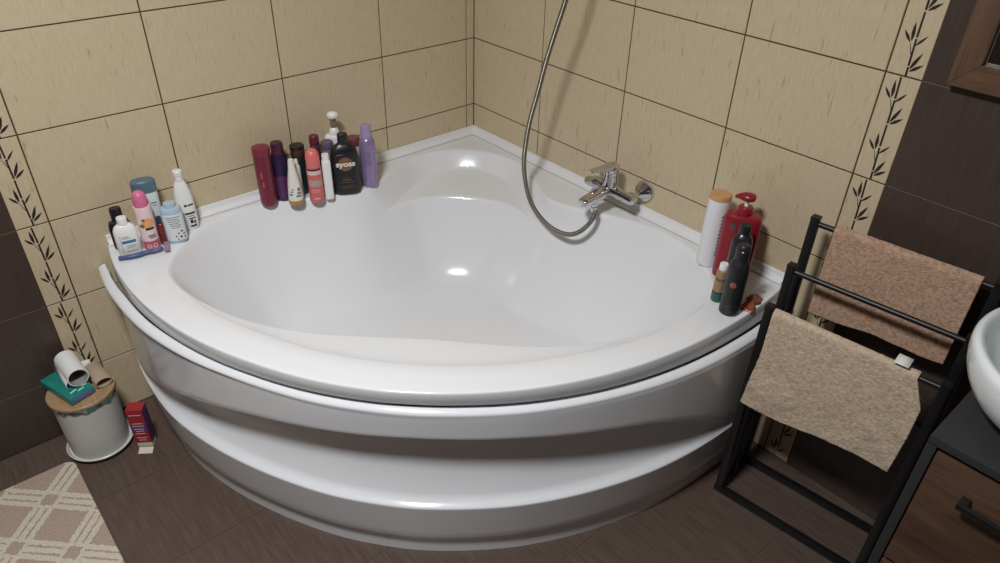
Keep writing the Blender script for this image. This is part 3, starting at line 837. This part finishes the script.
# pink deodorant
b = [(.92, 0), (1, .003), (1, .02), (1, .06), (1, .120), (.98, .128), (.93, .134)]
t = simple('deodorant_spray', 'deodorant can with a bright pink dome cap and a peach on its label', 'deodorant', -1.279, -.099, .0235, .0235, 2, b, pl('deo_blush', (232, 205, 205), .3), [('cap', [(.98, .134), (1, .136), (1, .155), (.96, .163), (.82, .171), (.55, .177), (.2, .179)], .0190, .0190, 2, pl('cap_pink', (212, 112, 152), .35))])
patch(b, .0235, .0235, 2, -.0230, .0230, .003, .030, pl('deo_pink', (192, 100, 122), .35), 'label', t)
disc(b, .0235, .0235, 2, .003, .088, .015, pl('peach', (232, 160, 104), .5), 'label', t, .0007)
disc(b, .0235, .0235, 2, -.012, .080, .006, pl('leaf_green', (92, 116, 66), .5), 'label', t, .0009)
disc(b, .0235, .0235, 2, -.006, .098, .0045, MATS['leaf_green'], 'label', t, .0009)
bars(b, .0235, .0235, 2, [(-.006, .016, .066, .073), (-.004, .016, .046, .049), (-.002, .016, .040, .0425)], INK, 'print', t, .001)
disc(b, .0235, .0235, 2, -.007, .014, .006, W1, 'label', t, .0009, .004); disc(b, .0235, .0235, 2, .009, .014, .0062, W1, 'label', t, .0009, .0042)
# tub with steel-blue lid
b = rbody(.160, .9, .004)
t = simple('lotion_bottle', 'white oval bottle with a wide steel-blue lid behind the pink-capped deodorant', 'bottle', -1.250, -.055, .0315, .0195, 2.3, b, pl('pearl_white', (214, 222, 222), .3), [('lid', [(1, .152), (1.04, .153), (1.04, .179), (1.01, .184), (.9, .187)], .0320, .0205, 2.3, pl('steel_blue', (84, 110, 126), .35))])
bars(b, .0315, .0195, 2.3, [(.008, .022, .118, .122), (.010, .020, .111, .113)], pl('ink_green', (84, 130, 110), .5), 'print', t)
# small clear bottle with red contents
b = rbody(.070, .8, .003)
t = simple('cosmetic_bottle', 'narrow red translucent cosmetic bottle with a dark cap between deodorant and light blue bottle', 'bottle', -1.2465, -.1075, .0085, .0085, 2, b, pl('clear_red', (150, 40, 52), .15, trans=.5), [('cap', [(1, .070), (1, .088), (.8, .091)], .007, .007, 2, INK)])
# light blue bottle
b = [(.9, 0), (1, .004), (1, .03), (1, .07), (1, .098), (.97, .105), (.85, .110), (.6, .112)]
t = simple('face_wash_bottle', 'squat white bottle with light blue base and round light blue flip cap', 'bottle', -1.2085, -.107, .029, .023, 2.3, b, pl('sky_blue', (172, 192, 206), .3), [('cap', [(1, .112), (1, .119), (.94, .123), (.6, .124)], .017, .016, 2, MATS['sky_blue'])])
patch(b, .029, .023, 2.3, -.027, .027, .010, .094, pl('label_white', (222, 226, 228), .4), 'label', t)
bars(b, .029, .023, 2.3, [(-.02 + .002 * k, .018 - .003 * (k % 2), .084 - .0065 * k, .086 - .0065 * k) for k in range(6)], MATS['ink_grey'], 'print', t, .0009)
bm_rows = [(.004, .008, .030, .035), (.013, .018, .036, .041), (.008, .014, .018, .024), (.018, .022, .026, .031), (-.004, .0, .022, .026), (.0, .004, .012, .015), (.019, .023, .016, .020)]
bars(b, .029, .023, 2.3, bm_rows, INK, 'print', t, .0009)
# tall white bottle
b = [(.9, 0), (1, .004), (1, .03), (1, .07), (.97, .095), (.86, .120), (.66, .143), (.46, .155), (.40, .158)]
t = simple('shampoo_bottle', 'tall slender white bottle tapering to a white nozzle with dark print', 'bottle', -1.152, -.056, .027, .020, 2.2, b, W1, [('cap', [(1, .157), (.96, .172), (1.12, .174), (1.15, .186), (1.0, .188)], .0115, .011, 2, W1)])
bars(b, .027, .020, 2.2, [(-.004, .004, .078, .085), (.006, .022, .079, .084)], INK, 'print', t)
bars(b, .027, .020, 2.2, [(-.006, .022, .052, .058), (0, .018, .045, .047), (.002, .020, .036, .040), (.004, .012, .022, .034), (.014, .019, .020, .030), (.002, .02, .010, .016)], INK, 'print', t)
# razor
rz_ = thing('razor', 'blue-handled disposable razor lying on the rim in front of the white bottle', 'razor', (-1.377, -.117, ZB))
hp_ = crom([(0, 0, .006), (.030, -.013, .007), (.050, -.0165, .007), (.070, -.018, .008), (.094, -.029, .010), (.113, -.029, .014)], 6)
bm = bmesh.new(); n_ = len(hp_); tube(bm, hp_, [.0064 + .0018 * math.sin(pi * min(1, i / n_ * 1.25)) - .0022 * (i / n_) for i in range(n_)], 12); finish('handle', bm, pl('razor_blue', (62, 82, 126), .35), rz_)
bm = bmesh.new(); Mh = Matrix.Rotation(R(72), 3, 'Z'); box(bm, (.124, -.027, .012), (.040, .014, .011), 0, .0018, Mh); finish('head', bm, pl('razor_head', (150, 128, 150), .35), rz_, angle=30)
bm = bmesh.new(); box(bm, (.1305, -.0245, .012), (.034, .0016, .008), 0, 0, Mh); finish('blade', bm, chrome, rz_, smooth=False)

# --- middle cluster
maroon = pl('maroon', (112, 34, 54), .28)
b = [(.78, 0), (.90, .003), (.96, .010), (.985, .02), (1, .06), (1, .12), (1.0, .174)]
t = simple('conditioner_bottle', 'tall maroon-red cylindrical bottle, leftmost in the row by the back wall', 'bottle', -.899, -.066, .0265, .0265, 2, b, maroon, [('cap', [(1.03, .1745), (1.03, .193), (1.0, .196), (.9, .197)], .0265, .0265, 2, pl('maroon_cap', (126, 44, 62), .35))])
bars(b, .0265, .0265, 2, [(-.012, -.008, .10, .122), (-.010, -.006, .07, .09)], pl('maroon_print', (176, 92, 112), .5), 'print', t)
b = [(.8, 0), (.95, .003), (1, .01), (1, .05), (1, .11), (.99, .135), (.92, .150), (.80, .158)]
t = simple('hair_spray', 'dark violet metallic spray can with a plum cap beside the maroon bottle', 'spray can', -.843, -.058, .0255, .0255, 2, b, pl('violet_metal', (56, 42, 78), .25, metal=.35), [('cap', [(1, .157), (1, .186), (.94, .193), (.8, .195)], .0195, .0195, 2, pl('plum', (74, 34, 56), .3))])
patch(b, .0255, .0255, 2, -.024, .0245, .005, .088, pl('violet_label', (98, 58, 104), .3, metal=.3), 'label', t)
# white bottle with gold base
b = [(1, .016), (1, .022), (.96, .04), (.82, .075), (.62, .105), (.48, .125), (.42, .143), (.40, .146)]
t = simple('styling_spray', 'white cone-shaped bottle with a gold base standing in front of the violet can', 'bottle', -.829, -.114, .0235, .020, 2, b, pl('cream_white', (226, 224, 214), .35), [('base', [(.9, 0), (1.02, .002), (1.03, .013), (1, .016)], .0235, .020, 2, pl('gold_base', (176, 140, 78), .35, metal=.3)), ('cap', [(1, .1455), (1, .152), (.7, .154)], .0085, .008, 2, MATS['cream_white'])])
bars(b, .0235, .020, 2, [(-.018, -.008, .036, .041), (-.014, -.006, .046, .050), (-.010, -.004, .054, .058), (.002, .016, .030, .036), (.006, .017, .040, .046), (.008, .016, .050, .060)], MATS['ink_grey'], 'print', t)
b = rbody(.118, .6, .02)
t = simple('styling_spray', 'thin white nozzle bottle just behind the gold-based white bottle', 'bottle', -.8005, -.088, .0115, .010, 2, b, MATS['cream_white'], [('cap', [(1, .117), (.8, .134), (.7, .136)], .0075, .007, 2, MATS['cream_white'])])
# dark green with bronze lid
b = rbody(.134, .9, .003)
t = simple('hair_mousse', 'dark green-black cylinder with a bronze and black cap in the back row', 'bottle', -.7765, -.058, .0215, .0215, 2, b, pl('bottle_green', (18, 42, 42), .3), [('collar', [(1, .134), (1.02, .135), (1.02, .156), (1, .157)], .0217, .0217, 2, pl('bronze', (92, 62, 50), .3, metal=.4)), ('cap', [(1.02, .157), (1.05, .158), (1.05, .166), (.95, .168)], .022, .022, 2, black)])
# coral deodorant
coral = pl('coral', (206, 104, 102), .3)
b = [(.92, 0), (1, .003), (1, .03), (1, .07), (1, .112), (.97, .118), (.92, .122)]
t = simple('deodorant_spray', 'coral-pink deodorant can with rounded coral cap and silver-grey band', 'deodorant', -.7665, -.136, .0235, .0235, 2, b, coral, [('cap', [(.96, .122), (.98, .124), (.98, .150), (.93, .162), (.75, .172), (.4, .178), (.1, .179)], .0225, .0225, 2, pl('coral_cap', (220, 116, 108), .35))])
patch(b, .0235, .0235, 2, -.0232, .0232, .058, .080, pl('silver_grey', (172, 160, 150), .35), 'label', t)
patch(b, .0235, .0235, 2, -.0232, .0232, .098, .112, pl('label_rose', (226, 190, 190), .35), 'label', t)
patch(b, .0235, .0235, 2, -.0232, .0232, .112, .118, INK, 'label', t, .0007)
bars(b, .0235, .0235, 2, [(-.012, .014, .045, .047), (-.010, .012, .039, .0405), (-.008, .010, .014, .018)], MATS['label_rose'], 'print', t, .0008)
# slim white
b = rbody(.135, .7, .008)
t = simple('intimate_gel_bottle', 'slim plain white rectangular bottle between coral deodorant and black shampoo', 'bottle', -.7270, -.147, .0145, .0140, 3.5, b, W1, [('cap', [(1, .134), (1, .151), (.92, .154)], .0115, .0110, 2.4, W1)])
# syoss
b = [(.93, 0), (.98, .002), (1, .006), (1, .04), (1, .09), (.99, .125), (.965, .140), (.90, .152), (.76, .161), (.56, .169), (.42, .173)]
t = simple('shampoo_bottle', 'large black shampoo bottle with a bronze circle reading syoss', 'bottle', -.659, -.145, .0445, .0225, 2.9, b, pl('syoss_black', (28, 27, 29), .32), [('cap', [(1, .172), (1, .198), (.97, .203), (.88, .205)], .0165, .0140, 2.4, black)], extra=R(4))
disc(b, .0445, .0225, 2.9, 0, .108, .0235, pl('bronze_disc', (136, 98, 72), .35, metal=.3), 'label', t)
text_on('syoss', .0250, 0, .109, b, .0445, .0225, 2.9, pl('print_white', (225, 222, 215), .5), 'lettering', t, eps=.0024, xs=1.15)
bars(b, .0445, .0225, 2.9, [(-.014, .014, .052, .0540), (-.022, .022, .044, .0450), (-.022, .022, .030, .0310), (-.016, .016, .024, .0250), (-.012, .012, .060, .0608)], pl('print_bronze', (140, 110, 84), .5), 'print', t)
bars(b, .0445, .0225, 2.9, [(-.026, -.006, .140, .1415)], pl('print_bluish', (90, 140, 190), .5), 'print', t)
# lilac
b = [(.88, 0), (.97, .003), (1, .008), (1, .06), (1, .12), (.99, .140), (.93, .155), (.80, .166), (.66, .170)]
t = simple('hair_spray', 'lilac metallic spray bottle with a lilac cap, rightmost in the back row', 'spray can', -.5725, -.147, .0270, .0255, 2, b, pl('lilac', (150, 132, 170), .28, metal=.35), [('cap', [(1, .169), (1.02, .171), (1.02, .184), (.92, .188), (.92, .206), (.84, .212), (.6, .214)], .0185, .0180, 2, pl('lilac_cap', (160, 142, 182), .35))])
bars(b, .0270, .0255, 2, [(-.014, .008, .125 - .007 * k, .1275 - .007 * k) for k in range(7)], pl('lilac_print', (120, 98, 150), .5), 'print', t)
bars(b, .0270, .0255, 2, [(-.010, .012, .014, .0145)], MATS['lilac_print'], 'print', t)
# behind row
b = rbody(.152, .8, .01)
t = simple('shower_gel_bottle', 'dull purple bottle with a maroon cap standing behind the coral deodorant', 'bottle', -.7110, -.0515, .0165, .0150, 2, b, pl('dull_purple', (84, 52, 78), .3), [('cap', [(1, .152), (1.04, .154), (1.04, .178), (.9, .181)], .0155, .0145, 2, pl('cap_maroon', (104, 40, 52), .35))])
b = rbody(.146, .9, .006)
t = simple('hair_mask_jar', 'greyish-mauve capped bottle behind the slim white bottle', 'bottle', -.6875, -.0925, .0185, .0175, 2, b, pl('mauve', (120, 104, 128), .35), [('lid', [(1.02, .146), (1.04, .148), (1.04, .166), (.95, .169)], .0190, .018, 2, pl('mauve_lid', (98, 88, 106), .35))])
b = rbody(.168, .7, .010)
t = simple('soap_dispenser', 'white pump dispenser with a clear neck standing behind the black shampoo bottle', 'soap dispenser', -.6380, -.0560, .0330, .0230, 2.4, b, W1, [
    ('collar', [(1, .167), (1, .178), (.85, .186), (.55, .192), (.40, .196)], .0165, .0165, 2, W1),
    ('neck', [(1, .194), (1, .224)], .0100, .0100, 2, pl('clear_neck', (150, 138, 120), .2, trans=.4))])
bm = bmesh.new()
lathe(bm, [(.3, 0), (.85, .002), (1, .008), (.95, .015), (.7, .020), (.3, .022)], a=.0185, b=.0150, c=(0, 0, .223)); tube(bm, [(0, -.004, .232), (0, -.016, .233), (0, -.022, .230)], [.006, .005, .004], 12)
finish('pump_head', bm, W1, t)
b = rbody(.130, .9, .004)
t = simple('hair_mask_jar', 'bottle with a reddish-brown lid half hidden between black shampoo and lilac spray', 'bottle', -.5900, -.0900, .0215, .0200, 2, b, pl('pale_grey', (190, 190, 190), .35), [('lid', [(1.02, .130), (1.05, .132), (1.05, .154), (.95, .158)], .0215, .020, 2, pl('brown_lid', (116, 66, 58), .35))])

# --- right cluster
b = [(.9, 0), (1, .004), (1, .05), (1, .11), (1, .17), (.97, .198), (.93, .207)]
t = simple('shampoo_bottle', 'tall white cylindrical bottle with a flat tan-orange cap by the right wall', 'bottle', -.086, -1.169, .0305, .0300, 2, b, pl('white_cool', (222, 224, 228), .3), [('cap', [(.92, .207), (.95, .208), (.95, .219), (.9, .222)], .0315, .030, 2, pl('tan_cap', (196, 150, 104), .45))])
bars(b, .0315, .030, 2, [(.016, .026, .040 + k * .011, .046 + k * .011) for k in range(12)], pl('ink_plum', (86, 50, 60), .5), 'print', t)
# red pump bottle, two shoulders
red = pl('deep_red', (136, 26, 40), .3)
b = [(.90, 0), (.97, .002), (1, .008), (1, .06), (1, .12), (1, .168), (.985, .180), (.93, .190), (.82, .196), (.60, .198), (.3, .199)]
t = simple('shampoo_bottle', 'large deep red pump bottle beside the tall white tan-capped bottle', 'bottle', -.092, -1.252, .0500, .0280, 3.2, b, red, [
    ('collar', [(1, .198), (1, .216), (.9, .219), (.5, .220)], .0195, .0195, 2, red), ('stem', [(1, .219), (1, .240)], .0055, .0055, 2, W1)])
bm = bmesh.new(); rg = []
for x, w, h in [(.020, .006, .004), (.017, .014, .009), (.004, .0185, .012), (-.010, .015, .011), (-.020, .009, .008), (-.030, .006, .005), (-.033, .003, .003)]:
    rg.append([bm.verts.new((x, w * math.cos(a), .246 + h * math.sin(a) - max(0, -x - .02) * .25)) for a in [2 * pi * k / 18 for k in range(18)]])
for i in range(len(rg) - 1):
    for k in range(18): bm.faces.new((rg[i][k], rg[i][(k + 1) % 18], rg[i + 1][(k + 1) % 18], rg[i + 1][k]))
bm.faces.new(rg[0]); bm.faces.new(rg[-1]); finish('pump_head', bm, red, t)
disc(b, .05, .028, 3.2, -.020, .168, .008, pl('steel_dot', (96, 84, 96), .3, metal=.5), 'label', t)
# dark translucent
b = [(.92, 0), (1, .004), (1, .05), (1, .12), (1, .150), (.95, .168), (.78, .180), (.50, .187), (.44, .189)]
t = simple('shower_gel_bottle', 'dark grey translucent bottle with a black cap between red pump and black bottle', 'bottle', -.167, -1.303, .0270, .0230, 2.4, b, pl('smoke', (52, 48, 54), .25, trans=.45), [('cap', [(1, .188), (1, .208), (.92, .212)], .0150, .014, 2, black)])
# green / tan
b = rbody(.098, .6, .02)
t = simple('shampoo_bottle', 'tan bottle with a teal-green lower end behind the front black bottle', 'bottle', -.2215, -1.298, .0155, .0165, 2, b, pl('tan_bottle', (150, 124, 92), .35), [('cap', [(1, .097), (1, .112), (.9, .114)], .011, .011, 2, W1)])
patch(b, .0165, .0165, 2, -.0162, .0162, .001, .028, pl('teal_green', (34, 92, 80), .35), 'label', t)
patch(b, .0165, .0165, 2, -.0162, .0162, .028, .032, INK, 'label', t, .0006)
# black front
b = [(.92, 0), (.98, .002), (1, .006), (1, .030), (.985, .0305), (.985, .032), (1, .0325), (1, .09), (1, .128), (.96, .142), (.82, .154), (.68, .160), (.66, .164), (.66, .190), (.62, .198), (.48, .203), (.2, .205)]
t = simple('shower_gel_bottle', 'matt black bottle with a small copper emblem, frontmost at the right end of the rim', 'bottle', -.2415, -1.350, .0262, .0262, 2, b, pl('matt_black', (33, 34, 37), .4), [])
disc(b, .0262, .0262, 2, -.004, .096, .0082, pl('copper', (176, 112, 88), .35, metal=.4), 'emblem', t, .0008)
disc(b, .0262, .0262, 2, -.004, .096, .0045, pl('copper_dark', (96, 60, 50), .4), 'emblem', t, .0012, .003)
disc(b, .0262, .0262, 2, .0, .190, .0022, W1, 'nozzle', t, .0015)
bars(b, .0262, .0262, 2, [(-.025, .025, .012, .0128), (-.025, .025, .018, .0188)], pl('ridge_grey', (64, 64, 68), .4), 'groove', t, .0005)
# crumpled copper sachet
bm = bmesh.new(); NU, NV = 26, 14
for s in (1,):
    g = []
    for i in range(NU + 1):
        row = []
        for j in range(NV + 1):
            u, v = i / NU, j / NV
            w = .5 + .16 * math.sin(u * 11) + .08 * math.sin(u * 23)
            x = (u - .5) * .088; y = (v - .5) * .034 * (1.15 * w + .45)
            z = .0105 * (math.sin(pi * u) ** .5) * (math.sin(pi * v) ** .6) + .0035 * noise.noise(Vector((x * 90, y * 90, 2))) * math.sin(pi * v)
            row.append(bm.verts.new((x, y, max(z, 0) + .001)))
        g.append(row)
    for i in range(NU):
        for j in range(NV): bm.faces.new((g[i][j], g[i + 1][j], g[i + 1][j + 1], g[i][j + 1]))
o = finish('foil_sachet', bm, pl('copper_foil', (150, 84, 62), .25, metal=.35), loc=(-.163, -1.3685, ZB), rz=R(11), angle=80)
o.modifiers.new('s', 'SOLIDIFY').thickness = .001
tag(o, 'crumpled shiny reddish-brown packet lying on the rim beside the front black bottle', 'packet')
bm = bmesh.new(); bmesh.ops.create_circle(bm, segments=8, radius=.001); bm.clear()
tube(bm, [(.006 * math.cos(a), .0045 * math.sin(a), .002) for a in [2 * pi * k / 24 for k in range(25)]], .0014, 8)
o = finish('metal_ring', bm, chrome, loc=(-.090, -1.3575, ZB)); tag(o, 'tiny metal ring lying on the rim near the right corner post', 'ring')

# ------------------------------------------------------------------ bin and things on it
BX, BY = -1.580, -.117
bn = thing('waste_bin', 'round white bin with a wooden lid and saucer base in the left corner', 'bin', (BX, BY, .0005))
L_([(.60, 0), (.70, .002), (.92, .008), (1.0, .018), (1.02, .022), (.99, .024), (.93, .016), (.75, .010), (.6, .009)], pl('saucer_white', (206, 206, 200), .35), 'saucer', bn, a=.0925, b=.0925, seg=64)
P = [(.86, .010), (.90, .012), (.92, .020), (.945, .10), (.965, .195), (.975, .212), (.96, .213), (.93, .212)]
L_(P, pl('bin_white', (198, 198, 192), .45), 'bucket', bn, a=.088, b=.088, seg=64, cap1=True)
# printed liner peeking out under the lid
bm = bmesh.new(); g = []
for k in range(97):
    t_ = 2 * pi * k / 96; w = .004 * noise.noise(Vector((math.cos(t_) * 6, math.sin(t_) * 6, 1)))
    dr = .004 + .008 * (noise.noise(Vector((math.cos(t_) * 4, math.sin(t_) * 4, 5))) + .4)
    g.append([bm.verts.new(((r_ + w) * math.cos(t_), (r_ + w) * math.sin(t_), z)) for r_, z in ((.084, .213), (.0895, .215), (.0905, .211), (.0900, .211 - dr))])
for k in range(96):
    for j in range(3): bm.faces.new((g[k][j], g[k + 1][j], g[k + 1][j + 1], g[k][j + 1]))
def liner_mat():
    m = bpy.data.materials.new('printed_liner'); m.use_nodes = True; nt = m.node_tree; b = nt.nodes['Principled BSDF']
    tc = nt.nodes.new('ShaderNodeTexCoord'); v = nt.nodes.new('ShaderNodeTexVoronoi'); v.inputs['Scale'].default_value = 90
    nt.links.new(tc.outputs['Object'], v.inputs['Vector']); r = nt.nodes.new('ShaderNodeValToRGB'); r.color_ramp.interpolation = 'CONSTANT'
    e = r.color_ramp.elements; e[0].color = rgb(56, 66, 60); e[1].position = .45; e[1].color = rgb(120, 140, 130); q = e.new(.7); q.color = rgb(60, 110, 100)
    nt.links.new(v.outputs['Color'], r.inputs['Fac']); nt.links.new(r.outputs[0], b.inputs['Base Color']); b.inputs['Roughness'].default_value = .5
    return m
finish('liner', bm, liner_mat(), bn, angle=60)
L_([(.97, .216), (1.0, .218), (1.0, .226), (.97, .228), (.3, .2285)], wood_mat('lid_wood', (176, 146, 112), (148, 118, 86), 'Y', 2.5), 'lid', bn, a=.0915, b=.0915, seg=64)
LZ = .0005 + .2292
# teal tissue pack
TRZ = R(-38)
tp = thing('tissue_pack', 'teal plastic tissue packet lying across the wooden bin lid', 'tissues', (-1.606, -.103, LZ), R(-73))
bm = bmesh.new(); box(bm, (0, 0, .013), (.150, .074, .025), 0, .005)
bmesh.ops.subdivide_edges(bm, edges=[e for e in bm.edges if e.calc_length() > .03], cuts=10, use_grid_fill=True)
for v in bm.verts:
    if v.co.z > .01: v.co.z += .0025 * noise.noise(v.co * 60)
teal = pl('teal_film', (30, 126, 116), .3)
finish('pack', bm, teal, tp, angle=50)
bm = bmesh.new()
for (x, y, w, h, a) in [(.052, -.012, .020, .005, 10), (.060, .006, .018, .004, 5), (.050, .022, .014, .004, -12)]:
    box(bm, (x, y, .0272), (w, h, .0012), 0, 0, Matrix.Rotation(R(a + 90), 3, 'Z'))
finish('print', bm, pl('print_mint', (190, 225, 215), .5), tp, smooth=False)
bm = bmesh.new(); box(bm, (.0745, 0, .013), (.003, .058, .014), 0, .001); finish('print', bm, pl('print_violet', (104, 96, 150), .5), tp, smooth=False)
# toilet roll lying on the pack
def roll(name, label, loc, rz, R1, R0, Ln, m, mi_, tilt=0, cat='toilet roll', squash=1.0):
    t = thing(name, label, cat, loc); t.rotation_euler = (tilt, 0, rz)
    bm = bmesh.new(); prof = [(R0, 0), (R1 - .001, 0), (R1, .001), (R1, Ln - .001), (R1 - .001, Ln), (R0, Ln)]
    seg = 48; rg = []
    for (r_, y) in prof:
        rg.append([bm.verts.new((r_ * math.cos(2 * pi * k / seg) * (1 + .01 * math.sin(3 * 2 * pi * k / seg)), y - Ln / 2, r_ * math.sin(2 * pi * k / seg) * squash + R1 * squash)) for k in range(seg)])
    for i in range(len(prof) - 1):
        for k in range(seg): bm.faces.new((rg[i][k], rg[i][(k + 1) % seg], rg[i + 1][(k + 1) % seg], rg[i + 1][k]))
    finish('paper', bm, m, t, angle=40)
    bm = bmesh.new(); rg = []
    for (r_, y) in [(R0, .0005), (R0, Ln - .0005), (R0 - .0012, Ln - .0005), (R0 - .0012, .0005)]:
        rg.append([bm.verts.new((r_ * math.cos(2 * pi * k / seg), y - Ln / 2, r_ * math.sin(2 * pi * k / seg) * squash + R1 * squash)) for k in range(seg)])
    for i in range(4):
        for k in range(seg): bm.faces.new((rg[i][k], rg[i][(k + 1) % seg], rg[(i + 1) % 4][(k + 1) % seg], rg[(i + 1) % 4][k]))
    finish('core', bm, mi_, t, angle=40)
    return t
kraft = pl('kraft', (168, 150, 130), .8); paperw = pl('paper_white', (228, 228, 224), .9, bump=(140, .4, .001))
rl_ = roll('toilet_roll', 'nearly used white toilet paper roll lying on the teal tissue packet', (-1.5800, -.090, LZ + .0292), R(3), .029, .0255, .112, paperw, pl('core_grey', (150, 146, 146), .8), tilt=R(0))
bm = bmesh.new(); g = []
for i in range(9):
    q = i / 8; g.append([bm.verts.new((-.029 - .006 * math.sin(q * 2.4), -.054 + .108 * j, .029 - q * .028)) for j in (0, 1)])
for i in range(8): bm.faces.new((g[i][0], g[i][1], g[i + 1][1], g[i + 1][0]))
o = finish('loose_sheet', bm, paperw, rl_); o.modifiers.new('s', 'SOLIDIFY').thickness = .0008
roll('cardboard_tube', 'empty grey-brown cardboard toilet roll tube behind the white roll on the bin', (-1.5250, -.108, LZ + .0002), R(4), .0240, .0225, .098, kraft, kraft, cat='cardboard tube', squash=.62)
# crumpled tissue at the back of the lid
bm = bmesh.new(); bmesh.ops.create_icosphere(bm, subdivisions=4, radius=.014)
for v in bm.verts:
    n1 = noise.noise(v.co * 90) * .009 + noise.noise(v.co * 200) * .004
    v.co = v.co + v.co.normalized() * n1; v.co.z = v.co.z * .7
zmin = min(v.co.z for v in bm.verts)
for v in bm.verts: v.co.z -= zmin
o = finish('crumpled_tissue', bm, paperw, loc=(-1.534, -.0345, LZ + .0004), angle=25); tag(o, 'small crumpled white tissue at the back edge of the wooden bin lid', 'tissue')

# red and purple carton standing beside the bin
ct = thing('carton', 'narrow red and purple cardboard carton with an open flap on the floor beside the bin', 'carton', (-1.474, -.212, .0005), R(-36))
bm = bmesh.new(); CW, CD, CH = .048, .036, .130
box(bm, (0, 0, .030 + CH / 2 - .0), (CW, CD, CH), 0, .0006); finish('box', bm, [pl('carton_purple', (70, 44, 88), .4)], ct, angle=20)
bm = bmesh.new(); box(bm, (0, -CD / 2 - .0004, .030 + CH / 2), (CW - .001, .0008, CH - .001)); box(bm, (0, 0, .030 + CH + .0006), (CW, CD, .0012)); finish('front_face', bm, pl('carton_red', (158, 40, 46), .38), ct, smooth=False)['label'] = 'red printed front'
bm = bmesh.new(); box(bm, (0, -CD / 2 - .0012, .030 + .060), (CW - .002, .0008, .034)); finish('band', bm, pl('carton_band', (92, 56, 120), .38), ct, smooth=False)
bm = bmesh.new()
for i, (z, w) in enumerate([(.108, .030), (.098, .034), (.086, .030), (.077, .024), (.067, .028), (.050, .030), (.040, .020)]):
    box(bm, (0, -CD / 2 - .0018, z), (w, .0008, .0026))
finish('print', bm, pl('carton_print', (216, 170, 170), .5), ct, smooth=False)
bm = bmesh.new(); box(bm, (0, -CD / 2 - .0018, .142), (.034, .0008, .0026)); finish('print', bm, MATS['carton_print'], ct, smooth=False)
cream = pl('carton_inside', (206, 198, 182), .6)
bm = bmesh.new()
box(bm, (0, 0, .0155), (CW - .004, CD - .004, .029), 0, .001)
finish('inner_tray', bm, cream, ct, angle=20)
bm = bmesh.new(); box(bm, (.004, -CD / 2 - .012, .006), (CW - .006, .022, .0012), 0, 0, Matrix.Rotation(R(18), 3, 'X')); finish('flap', bm, cream, ct, smooth=False)

# ------------------------------------------------------------------ light
def area(name, loc, size, power, col, target, shape='DISK'):
    l = bpy.data.lights.new(name, 'AREA'); l.shape = shape; l.size = size; l.energy = power; l.color = col
    o = bpy.data.objects.new(name, l); COL.objects.link(o); o.location = loc
    o.rotation_euler = (Vector(target) - Vector(loc)).to_track_quat('-Z', 'Y').to_euler()
    return o
area('ceiling_lamp', (-1.78, -1.42, ZC - .03), .36, 50, (.985, .99, 1.0), (-1.78, -1.42, 0))
wd = bpy.data.worlds.new('world'); C.world = wd; wd.use_nodes = True
wd.node_tree.nodes['Background'].inputs[0].default_value = (.5, .5, .5, 1); wd.node_tree.nodes['Background'].inputs[1].default_value = .05
C.view_settings.view_transform = 'Standard'; C.view_settings.look = 'None'; C.view_settings.gamma = 1; C.view_settings.exposure = 0.0
C.view_settings.use_curve_mapping = False
